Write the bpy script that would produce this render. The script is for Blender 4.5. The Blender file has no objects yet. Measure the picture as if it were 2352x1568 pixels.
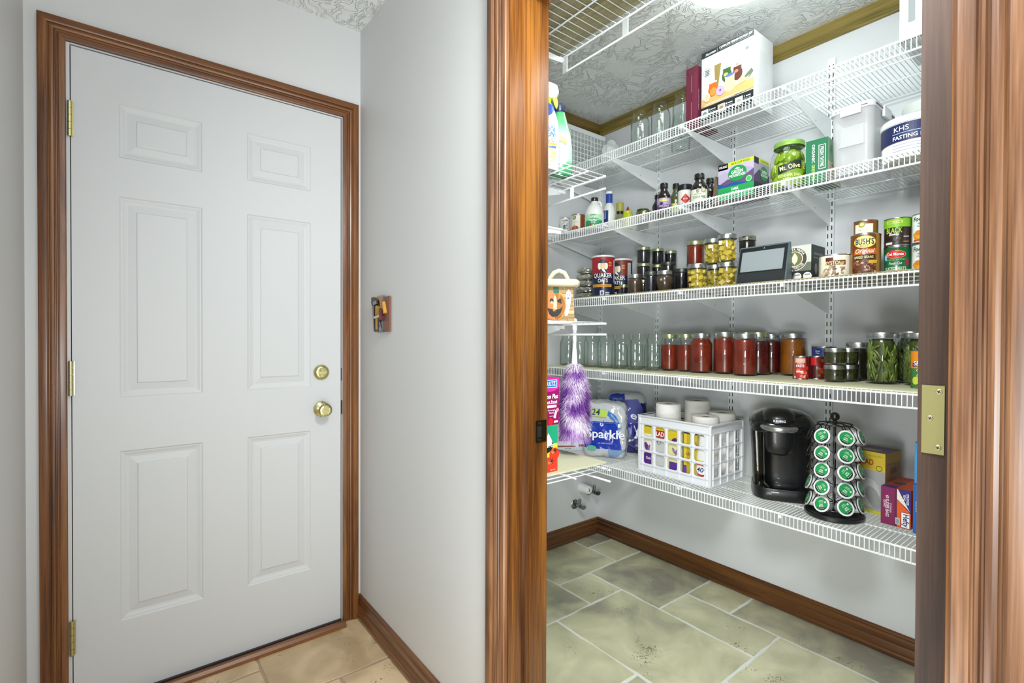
import bpy, bmesh, math, random
from math import sin, cos, pi, radians
from mathutils import Vector, Matrix

# ------------------------------------------------------------------ camera, world, lights, exposure
sc = bpy.context.scene
COL = sc.collection
random.seed(7)

def look(yaw, pitch, roll):
    F = Vector((sin(yaw)*cos(pitch), cos(yaw)*cos(pitch), sin(pitch)))
    R0 = Vector((cos(yaw), -sin(yaw), 0)); U0 = R0.cross(F)
    R = R0*cos(roll)+U0*sin(roll); U = -R0*sin(roll)+U0*cos(roll)
    return Matrix((R, U, -F)).transposed().to_4x4()
cd = bpy.data.cameras.new('camera'); cam = bpy.data.objects.new('camera', cd); COL.objects.link(cam)
cam.matrix_world = Matrix.Translation((0, 0, 1.165)) @ look(radians(37.8055), radians(-0.5478), radians(0.202))
cd.sensor_fit = 'HORIZONTAL'; cd.sensor_width = 36; cd.lens = 36*1131.28/2352; cd.clip_start = 0.02
sc.camera = cam
vs = sc.view_settings
sc.display_settings.display_device = 'sRGB'
vs.view_transform = 'Standard'; vs.look = 'None'; vs.gamma = 1; vs.use_curve_mapping = False
vs.exposure = 0.14
cy = sc.cycles
cy.use_denoising = True
cy.max_bounces = 10; cy.diffuse_bounces = 5; cy.glossy_bounces = 4; cy.transmission_bounces = 8; cy.transparent_max_bounces = 24
cy.caustics_reflective = False; cy.caustics_refractive = False; cy.sample_clamp_indirect = 4

w = bpy.data.worlds.new('world'); sc.world = w; w.use_nodes = True
w.node_tree.nodes['Background'].inputs[0].default_value = (0.90, 0.96, 1.0, 1)
w.node_tree.nodes['Background'].inputs[1].default_value = 1.28

def area(name, loc, size, power, color, target, sy=None):
    l = bpy.data.lights.new(name, 'AREA'); l.energy = power; l.color = color
    l.shape = 'RECTANGLE'; l.size = size; l.size_y = sy or size
    o = bpy.data.objects.new(name, l); COL.objects.link(o); o.location = loc
    o.rotation_euler = (Vector(target)-Vector(loc)).to_track_quat('-Z', 'Y').to_euler()
    return o
area('hall_ceiling_light', (0.25, 0.05, 2.38), 0.35, 5, (0.93, 0.985, 1.0), (0.25, 0.3, 0))
area('room_behind_light', (0.2, -1.7, 2.0), 0.9, 5, (0.95, 0.98, 1.0), (1.1, 1.0, 1.0))
area('doorway_flash', (0.56, 0.40, 1.98), 0.30, 20, (0.97, 1.0, 1.0), (2.2, 0.95, 1.05))
area('flash_off_ceiling', (-0.14, -0.20, 0.95), 0.35, 18, (0.95, 1.0, 1.0), (1.62, 1.15, 2.4))
area('low_fill_light', (0.45, 0.40, 0.42), 0.40, 6, (0.97, 1.0, 1.0), (2.15, 1.2, 0.75))
area('pantry_rear_light', (1.50, 0.18, 2.38), 0.35, 4, (0.95, 1.0, 0.98), (1.75, 0.7, 0))  # added fill out of view; the pantry has no such fixture
# ------------------------------------------------------------------ helpers
def lin(c):
    if isinstance(c, str):
        c = c.lstrip('#'); c = [int(c[i:i+2], 16)/255 for i in (0, 2, 4)]
    return tuple((x/12.92 if x <= .04045 else ((x+.055)/1.055)**2.4) for x in c)
MATS = {}
def M(hexc, rough=.5, metal=0, emit=0, coat=0, spec=.5, bump=0, bscale=200, trans=0, ior=1.45):
    key = (hexc, rough, metal, emit, coat, spec, bump, bscale, trans)
    if key in MATS: return MATS[key]
    m = bpy.data.materials.new('m_%d' % len(MATS)); m.use_nodes = True
    b = m.node_tree.nodes['Principled BSDF']; c = lin(hexc)
    b.inputs['Base Color'].default_value = (*c, 1); b.inputs['Roughness'].default_value = rough
    b.inputs['Metallic'].default_value = metal; b.inputs['Specular IOR Level'].default_value = spec
    b.inputs['Coat Weight'].default_value = coat; b.inputs['Transmission Weight'].default_value = trans
    b.inputs['IOR'].default_value = ior
    if emit:
        b.inputs['Emission Color'].default_value = (*c, 1); b.inputs['Emission Strength'].default_value = emit
    if bump:
        nt = m.node_tree; n = nt.nodes.new('ShaderNodeTexNoise'); n.inputs['Scale'].default_value = bscale
        bp = nt.nodes.new('ShaderNodeBump'); bp.inputs['Strength'].default_value = bump; bp.inputs['Distance'].default_value = .001
        tc = nt.nodes.new('ShaderNodeTexCoord'); nt.links.new(tc.outputs['Object'], n.inputs['Vector'])
        nt.links.new(n.outputs['Fac'], bp.inputs['Height']); nt.links.new(bp.outputs['Normal'], b.inputs['Normal'])
    MATS[key] = m
    return m
def nodes(m):
    m.use_nodes = True; nt = m.node_tree
    return nt, nt.nodes['Principled BSDF'], (lambda t: nt.nodes.new('ShaderNode'+t)), nt.links.new
def ramp(nt, pts):
    r = nt.nodes.new('ShaderNodeValToRGB'); e = r.color_ramp.elements
    while len(e) < len(pts): e.new(.5)
    for i, (p, c) in enumerate(pts):
        e[i].position = p; e[i].color = (*(lin(c) if isinstance(c, str) else c), 1)
    return r
def wood(name, dark, mid, light, axis, scale=9, rough=.32, fine=60, coat=.3):
    m = bpy.data.materials.new(name); nt, b, N, L = nodes(m)
    tc = N('TexCoord'); mp = N('Mapping'); s = [scale, scale, scale]; s[axis] = scale*.06
    mp.inputs['Scale'].default_value = s; L(tc.outputs['Object'], mp.inputs['Vector'])
    n = N('TexNoise'); n.inputs['Scale'].default_value = 2.2; n.inputs['Detail'].default_value = 8; n.inputs['Distortion'].default_value = 1.4
    L(mp.outputs[0], n.inputs['Vector'])
    mp2 = N('Mapping'); s2 = [fine*6]*3; s2[axis] = fine*.12; mp2.inputs['Scale'].default_value = s2; L(tc.outputs['Object'], mp2.inputs['Vector'])
    n2 = N('TexNoise'); n2.inputs['Scale'].default_value = 1; n2.inputs['Detail'].default_value = 4; L(mp2.outputs[0], n2.inputs['Vector'])
    mx = N('Math'); mx.operation = 'MULTIPLY_ADD'; mx.inputs[1].default_value = .35; L(n2.outputs['Fac'], mx.inputs[0])
    ml = N('Math'); ml.operation = 'MULTIPLY'; ml.inputs[1].default_value = .75; L(n.outputs['Fac'], ml.inputs[0]); L(ml.outputs[0], mx.inputs[2])
    r = ramp(nt, [(.36, dark), (.52, mid), (.70, light)]); L(mx.outputs[0], r.inputs[0]); L(r.outputs[0], b.inputs['Base Color'])
    b.inputs['Roughness'].default_value = rough; b.inputs['Coat Weight'].default_value = coat; b.inputs['Coat Roughness'].default_value = .25
    bp = N('Bump'); bp.inputs['Strength'].default_value = .15; bp.inputs['Distance'].default_value = .0006
    L(n2.outputs['Fac'], bp.inputs['Height']); L(bp.outputs[0], b.inputs['Normal'])
    return m
W_V = wood('casing_wood_vertical', '#32190a', '#653a17', '#87572a', 2)
W_X = wood('casing_wood_x', '#32190a', '#653a17', '#87572a', 0)
W_Y = wood('casing_wood_y', '#32190a', '#5e3515', '#7c5026', 1)
W_R = wood('pantry_casing_wood', '#2c170b', '#613e24', '#8a6243', 2, rough=.42, coat=.08)  # same wood as the other casings, with specular haze put into its colour
W_JAMB = wood('jamb_wood', '#2a1406', '#5b3412', '#85551f', 2, scale=5)
W_DARK = wood('door_edge_wood', '#281b14', '#3a281e', '#4a362a', 2, rough=.8, coat=0)
W_BASEX = wood('base_wood_x', '#2e1806', '#583312', '#704518', 0)
W_BASEY = wood('base_wood_y', '#2e1806', '#583312', '#704518', 1)
W_TRIMX = wood('trim_wood_x', '#473510', '#6e561f', '#8a6e30', 0)
W_TRIMY = wood('trim_wood_y', '#4a3c14', '#7a6a2e', '#988444', 1, scale=12)
W_PLANK = wood('plank_wood', '#5c5436', '#837b55', '#9a9270', 1, scale=10, rough=.6)

def paint(name, c, rough=.45, bump=.12):
    m = bpy.data.materials.new(name); nt, b, N, L = nodes(m)
    b.inputs['Base Color'].default_value = (*lin(c), 1); b.inputs['Roughness'].default_value = rough
    tc = N('TexCoord'); n = N('TexNoise'); n.inputs['Scale'].default_value = 90; n.inputs['Detail'].default_value = 3
    L(tc.outputs['Object'], n.inputs['Vector'])
    bp = N('Bump'); bp.inputs['Strength'].default_value = bump; bp.inputs['Distance'].default_value = .001
    L(n.outputs['Fac'], bp.inputs['Height']); L(bp.outputs[0], b.inputs['Normal'])
    return m
P_WALL = paint('wall_paint', '#cfd0d0', .5)
P_PANTRY = paint('pantry_paint', '#dadde0', .55)
P_WHITE = paint('door_paint', '#c9cbcc', .5, .05)
WIRE = M('#eef2f3', .3, coat=.3)
WHITE = M('#eceeee', .4)
DARK = M('#16161a', .6)

def texture_ceiling():
    m = bpy.data.materials.new('stomped_ceiling'); nt, b, N, L = nodes(m)
    b.inputs['Base Color'].default_value = (*lin('#e6e8e7'), 1); b.inputs['Roughness'].default_value = .6
    tc = N('TexCoord')
    n0 = N('TexNoise'); n0.inputs['Scale'].default_value = 7; n0.inputs['Detail'].default_value = 2; L(tc.outputs['Object'], n0.inputs['Vector'])
    ad = N('VectorMath'); ad.operation = 'MULTIPLY_ADD'; ad.inputs[1].default_value = (.22, .22, .22)
    L(n0.outputs['Color'], ad.inputs[0]); L(tc.outputs['Object'], ad.inputs[2])
    mp = N('Mapping'); mp.inputs['Scale'].default_value = (21, 8.5, 12); mp.inputs['Rotation'].default_value = (0, 0, .6); L(ad.outputs[0], mp.inputs[0])
    n = N('TexNoise'); n.inputs['Scale'].default_value = 1.6; n.inputs['Detail'].default_value = 2.5; n.inputs['Distortion'].default_value = .6; L(mp.outputs[0], n.inputs['Vector'])
    r = ramp(nt, [(.44, (0, 0, 0)), (.485, (1, 1, 1)), (.52, (.1, .1, .1)), (.60, (0, 0, 0)), (.64, (.8, .8, .8)), (.68, (0, 0, 0))]); L(n.outputs[0], r.inputs[0])
    n3 = N('TexNoise'); n3.inputs['Scale'].default_value = 5; L(tc.outputs['Object'], n3.inputs['Vector'])
    r3 = ramp(nt, [(.36, (.15, .15, .15)), (.5, (1, 1, 1))]); L(n3.outputs[0], r3.inputs[0])
    mm = N('Math'); mm.operation = 'MULTIPLY'; L(r.outputs[0], mm.inputs[0]); L(r3.outputs[0], mm.inputs[1])
    bp = N('Bump'); bp.inputs['Strength'].default_value = 1; bp.inputs['Distance'].default_value = .0038
    L(mm.outputs[0], bp.inputs['Height']); L(bp.outputs[0], b.inputs['Normal'])
    return m
P_CEIL = texture_ceiling()

def tile_mat(name, ra, rb, rc):
    m = bpy.data.materials.new(name); nt, b, N, L = nodes(m)
    tc = N('TexCoord'); oi = N('ObjectInfo')
    sc_ = N('Math'); sc_.operation = 'MULTIPLY'; sc_.inputs[1].default_value = 37; L(oi.outputs['Random'], sc_.inputs[0])
    n = N('TexNoise'); n.noise_dimensions = '4D'; n.inputs['Scale'].default_value = 5; n.inputs['Detail'].default_value = 7; n.inputs['Distortion'].default_value = .8
    L(tc.outputs['Object'], n.inputs['Vector']); L(sc_.outputs[0], n.inputs['W'])
    ad = N('Math'); ad.operation = 'MULTIPLY_ADD'; ad.inputs[1].default_value = .34; L(oi.outputs['Random'], ad.inputs[0])
    sb = N('Math'); sb.operation = 'SUBTRACT'; sb.inputs[1].default_value = .17; L(n.outputs['Fac'], sb.inputs[0]); L(sb.outputs[0], ad.inputs[2])
    r = ramp(nt, [(.3, ra), (.52, rb), (.72, rc)]); L(ad.outputs[0], r.inputs[0])
    v = N('TexNoise'); v.inputs['Scale'].default_value = 70; v.inputs['Detail'].default_value = 6; v.inputs['Distortion'].default_value = 2; L(tc.outputs['Object'], v.inputs['Vector'])
    n2 = N('TexNoise'); n2.noise_dimensions = '4D'; n2.inputs['Scale'].default_value = 6; L(tc.outputs['Object'], n2.inputs['Vector']); L(sc_.outputs[0], n2.inputs['W'])
    pm = N('Math'); pm.operation = 'MULTIPLY'; L(v.outputs['Fac'], pm.inputs[0]); L(n2.outputs['Fac'], pm.inputs[1])
    rp = ramp(nt, [(.375, (0, 0, 0)), (.40, (1, 1, 1))]); L(pm.outputs[0], rp.inputs[0])
    mx = N('Mix'); mx.data_type = 'RGBA'; L(rp.outputs[0], mx.inputs[0]); L(r.outputs[0], mx.inputs[6]); mx.inputs[7].default_value = (*lin('#81785f'), 1)
    L(mx.outputs[2], b.inputs['Base Color']); b.inputs['Roughness'].default_value = .34
    bp = N('Bump'); bp.inputs['Strength'].default_value = .35; bp.inputs['Distance'].default_value = .001; bp.invert = True
    L(pm.outputs[0], bp.inputs['Height']); L(bp.outputs[0], b.inputs['Normal'])
    return m
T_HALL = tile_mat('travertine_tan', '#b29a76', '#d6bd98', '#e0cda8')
T_PAN = tile_mat('travertine_pale', '#8f8c7d', '#bfbd9c', '#dad8b6')  # same stone as the hall; greenish pantry light put into the colour

def link(name, me, mat=None, parent=None):
    o = bpy.data.objects.new(name, me); COL.objects.link(o)
    if mat is not None and hasattr(me, 'materials') and not me.materials:
        for x in (mat if isinstance(mat, (list, tuple)) else [mat]): me.materials.append(x)
    if parent: o.parent = parent
    return o
def bm_obj(name, bm, mat, parent=None, smooth=None):
    me = bpy.data.meshes.new(name)
    bmesh.ops.recalc_face_normals(bm, faces=bm.faces)
    bm.to_mesh(me); bm.free()
    if smooth is not None:
        me.polygons.foreach_set('use_smooth', [True]*len(me.polygons))
        try: me.set_sharp_from_angle(angle=radians(smooth))
        except Exception: pass
    return link(name, me, mat, parent)
def struct(o): o['kind'] = 'structure'; return o
def stuff(o): o['kind'] = 'stuff'; return o
def thing(name, label, cat, loc=(0, 0, 0), rz=0, group=None):
    o = bpy.data.objects.new(name, None); o.empty_display_size = .05; COL.objects.link(o)
    o.location = loc; o.rotation_euler = (0, 0, rz); o['label'] = label; o['category'] = cat
    if group: o['group'] = group
    return o
def tag(o, label, cat, group=None):
    o['label'] = label; o['category'] = cat
    if group: o['group'] = group
    return o
def add_box(bm, x0, x1, y0, y1, z0, z1, mi=0, bev=0):
    vs_ = [bm.verts.new(p) for p in ((x0, y0, z0), (x1, y0, z0), (x1, y1, z0), (x0, y1, z0), (x0, y0, z1), (x1, y0, z1), (x1, y1, z1), (x0, y1, z1))]
    fs = [bm.faces.new([vs_[i] for i in f]) for f in ((0, 3, 2, 1), (4, 5, 6, 7), (0, 1, 5, 4), (1, 2, 6, 5), (2, 3, 7, 6), (3, 0, 4, 7))]
    for f in fs: f.material_index = mi
    if bev:
        es = {e for f in fs for e in f.edges}
        bmesh.ops.bevel(bm, geom=list(es), offset=bev, segments=2, profile=.6, affect='EDGES')
def box(name, x0, x1, y0, y1, z0, z1, mat, parent=None, bev=0):
    bm = bmesh.new(); add_box(bm, x0, x1, y0, y1, z0, z1, 0, bev)
    return bm_obj(name, bm, mat, parent, 35 if bev else None)
def add_tube(bm, pts, r, seg=8, mi=0, caps=True, closed=False):
    pts = [Vector(p) for p in pts]; n = len(pts); rings = []; up = None
    rs = r if isinstance(r, (list, tuple)) else [r]*n
    for i, p in enumerate(pts):
        if closed: t = (pts[(i+1) % n]-pts[i-1])
        else: t = pts[min(i+1, n-1)]-pts[max(i-1, 0)]
        t.normalize()
        if up is None: up = Vector((0, 0, 1)) if abs(t.z) < .9 else Vector((1, 0, 0))
        a = up-t*up.dot(t)
        if a.length < 1e-6: a = t.orthogonal()
        a.normalize(); b = t.cross(a); up = a
        rings.append([bm.verts.new(p+(a*cos(2*pi*k/seg)+b*sin(2*pi*k/seg))*rs[i]) for k in range(seg)])
    for i in range(n if closed else n-1):
        A, B = rings[i], rings[(i+1) % n]
        for k in range(seg):
            f = bm.faces.new((A[k], A[(k+1) % seg], B[(k+1) % seg], B[k])); f.material_index = mi; f.smooth = True
    if caps and not closed:
        bm.faces.new(rings[0]).material_index = mi; bm.faces.new(list(reversed(rings[-1]))).material_index = mi
def tube(name, pts, r, mat, parent=None, seg=10, closed=False):
    bm = bmesh.new(); add_tube(bm, pts, r, seg, closed=closed); return bm_obj(name, bm, mat, parent, 50)
def add_lathe(bm, prof, seg=32, c=(0, 0, 0), mi=0, axis='z', sx=1, sy=1):
    rings = []
    for r, z in prof:
        if r < 1e-6: rings.append([None, (0, 0, z)])
        else: rings.append([None, [(r*cos(2*pi*k/seg)*sx, r*sin(2*pi*k/seg)*sy, z) for k in range(seg)]])
    def P(p):
        x, y, z = p
        if axis == 'x': x, y, z = z, x, y
        elif axis == 'y': x, y, z = x, z, y
        return bm.verts.new((x+c[0], y+c[1], z+c[2]))
    vr = []
    for _, q in rings: vr.append([P(q)] if isinstance(q, tuple) else [P(p) for p in q])
    for A, B in zip(vr, vr[1:]):
        if len(A) == 1 and len(B) == 1: continue
        for k in range(seg):
            a, b, c2, d = A[k % len(A)], A[(k+1) % len(A)], B[(k+1) % len(B)], B[k % len(B)]
            vsq = [a] + ([b] if len(A) > 1 else []) + [c2] + ([d] if len(B) > 1 else [])
            f = bm.faces.new(vsq); f.material_index = mi; f.smooth = True
def lathe(name, prof, mat, parent=None, seg=32, c=(0, 0, 0), axis='z', sx=1, sy=1, smooth=35):
    bm = bmesh.new(); add_lathe(bm, prof, seg, c, 0, axis, sx, sy); return bm_obj(name, bm, mat, parent, smooth)
def add_prism(bm, poly, d0, d1, plane='xz', mi=0):
    """poly in 2D, extruded along the third axis from d0 to d1"""
    def P(u, v, d): return {'xz': (u, d, v), 'yz': (d, u, v), 'xy': (u, v, d)}[plane]
    A = [bm.verts.new(P(u, v, d0)) for u, v in poly]; B = [bm.verts.new(P(u, v, d1)) for u, v in poly]
    n = len(poly)
    bm.faces.new(A).material_index = mi; bm.faces.new(list(reversed(B))).material_index = mi
    for i in range(n): bm.faces.new((A[i], B[i], B[(i+1) % n], A[(i+1) % n])).material_index = mi
def prism(name, poly, d0, d1, mat, parent=None, plane='xz', bev=0):
    bm = bmesh.new(); add_prism(bm, poly, d0, d1, plane)
    if bev: bmesh.ops.bevel(bm, geom=list(bm.edges), offset=bev, segments=2, affect='EDGES')
    return bm_obj(name, bm, mat, parent, 35)
def sweep(name, prof, p0, p1, uvec, dvec, mat, parent=None, m0=0, m1=0):
    """2D profile (u, d) swept straight from p0 to p1; m0/m1 shift the ends in proportion to u (mitres)"""
    p0, p1, uvec, dvec = map(Vector, (p0, p1, uvec, dvec)); t = (p1-p0).normalized(); bm = bmesh.new()
    A = [bm.verts.new(p0+uvec*u+dvec*d+t*(m0*u)) for u, d in prof]; B = [bm.verts.new(p1+uvec*u+dvec*d+t*(m1*u)) for u, d in prof]
    n = len(prof)
    bm.faces.new(A); bm.faces.new(list(reversed(B)))
    for i in range(n): bm.faces.new((A[i], B[i], B[(i+1) % n], A[(i+1) % n]))
    return bm_obj(name, bm, mat, parent, 25)

# ------------------------------------------------------------------ room shell
XL, XW0, XW1, XR = -0.242, 0.757, 0.884, 2.21
YF, YN, ZC = 2.005, -0.15, 2.419
JL, JR, DH = 0.987, 0.142, 2.052          # pantry door opening (y of jamb faces, head height)
struct(box('wall_left', XL-.12, XL, -1.3, YF, 0, ZC, P_WALL))
bm = bmesh.new()                            # far wall with the entry door opening
add_box(bm, XL-.12, -.156, YF, YF+.14, 0, ZC); add_box(bm, .69, XW0, YF, YF+.14, 0, ZC); add_box(bm, -.156, .69, YF, YF+.14, 2.066, ZC)
struct(bm_obj('wall_far', bm, P_WALL))
bm = bmesh.new(); add_box(bm, XW0, XR+.12, YF, YF+.14, 0, ZC); struct(bm_obj('wall_pantry_far', bm, P_PANTRY))
bm = bmesh.new()                            # partition with the pantry doorway
for y0, y1, z0, z1 in ((JL+.018, YF, 0, ZC), (-1.3, JR-.018, 0, ZC), (JR-.018, JL+.018, DH+.018, ZC)):
    add_box(bm, XW0, XW1, y0, y1, z0, z1)
struct(bm_obj('wall_partition', bm, P_WALL))
struct(box('wall_right', XR, XR+.12, YN-.12, YF, 0, ZC, P_PANTRY))
struct(box('wall_near', XW1, XR, YN-.12, YN, 0, ZC, P_PANTRY))
struct(box('ceiling', XL-.12, XR+.12, -1.3, YF+.14, ZC, ZC+.1, P_CEIL))
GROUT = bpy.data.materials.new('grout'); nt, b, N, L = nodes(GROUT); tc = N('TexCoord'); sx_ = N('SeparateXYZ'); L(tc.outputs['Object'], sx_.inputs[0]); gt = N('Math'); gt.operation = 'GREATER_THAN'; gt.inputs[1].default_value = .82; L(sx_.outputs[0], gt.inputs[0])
mx = N('Mix'); mx.data_type = 'RGBA'; L(gt.outputs[0], mx.inputs[0]); mx.inputs[6].default_value = (*lin('#a8917a'), 1); mx.inputs[7].default_value = (*lin('#dfe2dc'), 1); L(mx.outputs[2], b.inputs['Base Color']); b.inputs['Roughness'].default_value = .8  # one grout; the paler pantry light is painted in past the doorway
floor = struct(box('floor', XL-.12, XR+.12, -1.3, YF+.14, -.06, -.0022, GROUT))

# floor tiles on a 205 x 203 mm module, laid in an opus pattern
GX0, GY0, PX, PY = 1.383, 0.866, .2047, .2033
def tile(i0, i1, j0, j1, mat, rng):
    x0, x1 = GX0+PX*i0+.0048, GX0+PX*i1-.0048; y0, y1 = GY0+PY*j0+.0048, GY0+PY*j1-.0048
    x0 = max(x0, XL); x1 = min(x1, XR); y1 = min(y1, YF+.01)
    cx, cy_ = (x0+x1)/2, (y0+y1)/2; pts = []
    for a, b in (((x0, y0), (x1, y0)), ((x1, y0), (x1, y1)), ((x1, y1), (x0, y1)), ((x0, y1), (x0, y0))):
        L_ = math.dist(a, b); n = 6
        for k in range(n):
            t = k/n; j = 0 if k == 0 else rng.uniform(-.0034, .0034)
            nx, ny = (b[1]-a[1])/L_, -(b[0]-a[0])/L_
            pts.append((a[0]+(b[0]-a[0])*t+nx*j, a[1]+(b[1]-a[1])*t+ny*j))
    bm = bmesh.new(); zt = rng.uniform(-.0006, .0003)
    lo = [bm.verts.new((x-cx, y-cy_, -.004)) for x, y in pts]
    hi = [bm.verts.new(((x-cx)*(1-.0016/max(.1, x1-x0)*2), (y-cy_)*(1-.0016/max(.1, y1-y0)*2), zt)) for x, y in pts]
    bm.faces.new(hi); n = len(pts)
    for k in range(n): bm.faces.new((lo[k], lo[(k+1) % n], hi[(k+1) % n], hi[k]))
    o = bm_obj('tile', bm, mat, floor); o.location = (cx, cy_, 0)
rng = random.Random(11)
FIX = [(0, 2, 0, 3), (1, 2, 3, 4), (1, 3, 4, 6), (3, 4, 4, 5), (3, 4, 5, 6), (2, 4, 2, 4), (2, 3, 0, 2), (3, 4, 1, 2), (3, 5, -2, 1), (-1, 1, 3, 5),
       (-2, 0, 1, 3), (-2, 0, 0, 1), (0, 1, 5, 6), (1, 3, -2, 0), (-1, 1, -2, 0), (3, 4, 1, 2), (-3, -2, 4, 5), (-5, -3, 4, 6), (-6, -5, 5, 6), (-7, -5, 3, 5), (-4, -2, 1, 4)]
occ = set(); todo = []
for t in FIX:
    cells = {(i, j) for i in range(t[0], t[1]) for j in range(t[2], t[3])}
    if cells & occ: continue
    occ |= cells; todo.append(t)
for j in range(-11, 7):
    for i in range(-9, 5):
        if (i, j) in occ: continue
        for wi, hj in rng.sample([(2, 2), (2, 3), (3, 2), (1, 2), (2, 1)], 5)+[(1, 1)]:
            cells = {(a, b) for a in range(i, i+wi) for b in range(j, j+hj)}
            if cells & occ or i+wi > 5 or j+hj > 7: continue
            occ |= cells; todo.append((i, i+wi, j, j+hj)); break
for t in todo:
    if GX0+PX*t[0] > XR-.01 or GY0+PY*t[2] > YF-.005 or GX0+PX*t[1] < XL+.01 or GY0+PY*t[3] < -1.3: continue
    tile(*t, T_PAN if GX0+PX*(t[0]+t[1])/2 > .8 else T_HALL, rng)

# casings: profile from the opening edge outwards
def casing_prof(w, k=1):
    s = w/.066
    return [(u*s, d*k) for u, d in ((0, 0), (0, .007), (.0015, .0095), (.005, .0105), (.016, .0105), (.0175, .0085), (.019, .0085), (.0205, .011), (.0235, .011), (.025, .0085),
            (.027, .0085), (.0285, .0125), (.034, .0135), (.038, .0125), (.040, .0105), (.0415, .0105), (.0425, .0155), (.046, .0175), (.060, .018), (.0655, .0165), (.066, .015), (.066, 0))]
def casing_set(name, plane, c0, c1, top, w, matv, math_, out, k=1):
    """plane: ('y', value) or ('x', value); c0/c1 = inner edges along the wall, out = normal"""
    root = bpy.data.objects.new(name, None); COL.objects.link(root); struct(root)
    pr = casing_prof(w, k)
    if plane[0] == 'y': P = lambda c, z: (c, plane[1], z); ax = Vector((1, 0, 0))
    else: P = lambda c, z: (plane[1], c, z); ax = Vector((0, 1, 0))
    s = 1 if c1 > c0 else -1
    sweep('casing', pr, P(c0, 0), P(c0, top), -ax*s, out, matv, root, 0, 1)
    sweep('casing', pr, P(c1, 0), P(c1, top), ax*s, out, matv, root, 0, 1)
    sweep('casing', pr, P(c0, top), P(c1, top), (0, 0, 1), out, math_, root, -1, 1)
    return root
casing_set('trim_1', ('y', YF), -.150, .682, 2.049, .0625, W_V, W_X, (0, -1, 0))
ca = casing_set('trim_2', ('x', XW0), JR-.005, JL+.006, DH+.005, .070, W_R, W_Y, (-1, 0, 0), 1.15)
casing_set('trim_3', ('x', XW1), JR-.005, JL+.006, DH+.005, .066, W_V, W_Y, (1, 0, 0))

# pantry door jambs with stops
jb = bpy.data.objects.new('trim_4', None); COL.objects.link(jb); struct(jb)
box('jamb', XW0, XW1, JL, JL+.018, 0, DH, W_JAMB, jb); box('jamb', XW0, XW1, JR-.018, JR, 0, DH, W_JAMB, jb); box('head_jamb', XW0, XW1, JR-.018, JL+.018, DH, DH+.018, wood('head_wood', '#3b210a', '#6c4016', '#8a5a22', 1), jb)
stop = [(0, 0), (0, .006), (.002, .010), (.005, .010), (.006, .008), (.009, .008), (.010, .011), (.028, .011), (.030, .009), (.034, 0)]
sweep('door_stop', stop, (.806, JL, 0), (.806, JL, DH-.011), (1, 0, 0), (0, -1, 0), W_JAMB, jb)
sweep('door_stop', stop, (.806, JR, 0), (.806, JR, DH-.011), (1, 0, 0), (0, 1, 0), W_JAMB, jb)
sweep('door_stop', stop, (.806, JR, DH), (.806, JL, DH), (1, 0, 0), (0, 0, -1), W_JAMB, jb)
# strike plate on the left jamb
BRONZE = M('#5b5236', .35, 1); BRASS = M('#d6cf96', .16, 1); BRASSD = M('#c4bd84', .28, 1)
sp = link('strike_plate', bpy.data.meshes.new('sp'), None, jb)
bm = bmesh.new()
def plate_hole(bm, x0, x1, z0, z1, hx0, hx1, hz0, hz1, y, t):
    for a, b, c, d in ((x0, hx0, z0, z1), (hx1, x1, z0, z1), (hx0, hx1, z0, hz0), (hx0, hx1, hz1, z1)): add_box(bm, a, b, y-t, y, c, d)
plate_hole(bm, .845, .882, .885, .943, .850, .866, .899, .929, JL, .002)
add_box(bm, .846, .880, JL-.0008, JL-.0002, .895, .933, 1)
bmesh.ops.recalc_face_normals(bm, faces=bm.faces); bm.to_mesh(sp.data); bm.free(); sp.data.materials.append(BRONZE); sp.data.materials.append(DARK)
for z in (.892, .936): lathe('screw', [(0, .0012), (.0028, .0012), (.0035, 0), (.0035, -.001)], M('#8a8468', .3, 1), sp, 12, (.857, JL-.002, z), 'y').rotation_euler = (0, 0, 0)

# baseboards
def base_prof(): return [(0, 0), (0, .014), (.008, .0205), (.016, .0205), (.022, .0175), (.024, .0135), (.046, .0125), (.050, .0105), (.054, .0115), (.070, .0115), (.076, .0085), (.080, .0085), (.083, .0105), (.088, .0095), (.0925, .004), (.0925, 0)]
def baseboard(name, p0, p1, out, mat, m0=0, m1=0):
    # u is height here; mitre handled by butting
    return struct(sweep(name, base_prof(), p0, p1, (0, 0, 1), out, mat))
baseboard('baseboard_far', (XW1, YF, 0), (XR, YF, 0), (0, -1, 0), W_BASEX)
baseboard('baseboard_right', (XR, YF, 0), (XR, YN, 0), (-1, 0, 0), W_BASEY)
baseboard('baseboard_partition', (XW0, YF, 0), (XW0, JL+.076, 0), (-1, 0, 0), W_Y)
baseboard('baseboard_entry', (.7445, YF, 0), (XW0, YF, 0), (0, -1, 0), W_X)
# ceiling trim in the pantry
def crown(): return [(0, 0), (0, .010), (-.045, .010), (-.048, .013), (-.054, .014), (-.058, .010), (-.062, .012), (-.067, .009), (-.069, 0)]
for nm, p0, p1, o_, m_ in (('trim_5', (XW1, YF, ZC), (XR, YF, ZC), (0, -1, 0), W_TRIMX), ('trim_6', (XR, YF, ZC), (XR, YN, ZC), (-1, 0, 0), W_TRIMY), ('trim_7', (XW1, YF, ZC), (XW1, YN, ZC), (1, 0, 0), W_TRIMY)):
    struct(sweep(nm, crown(), p0, p1, (0, 0, 1), o_, m_))

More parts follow.
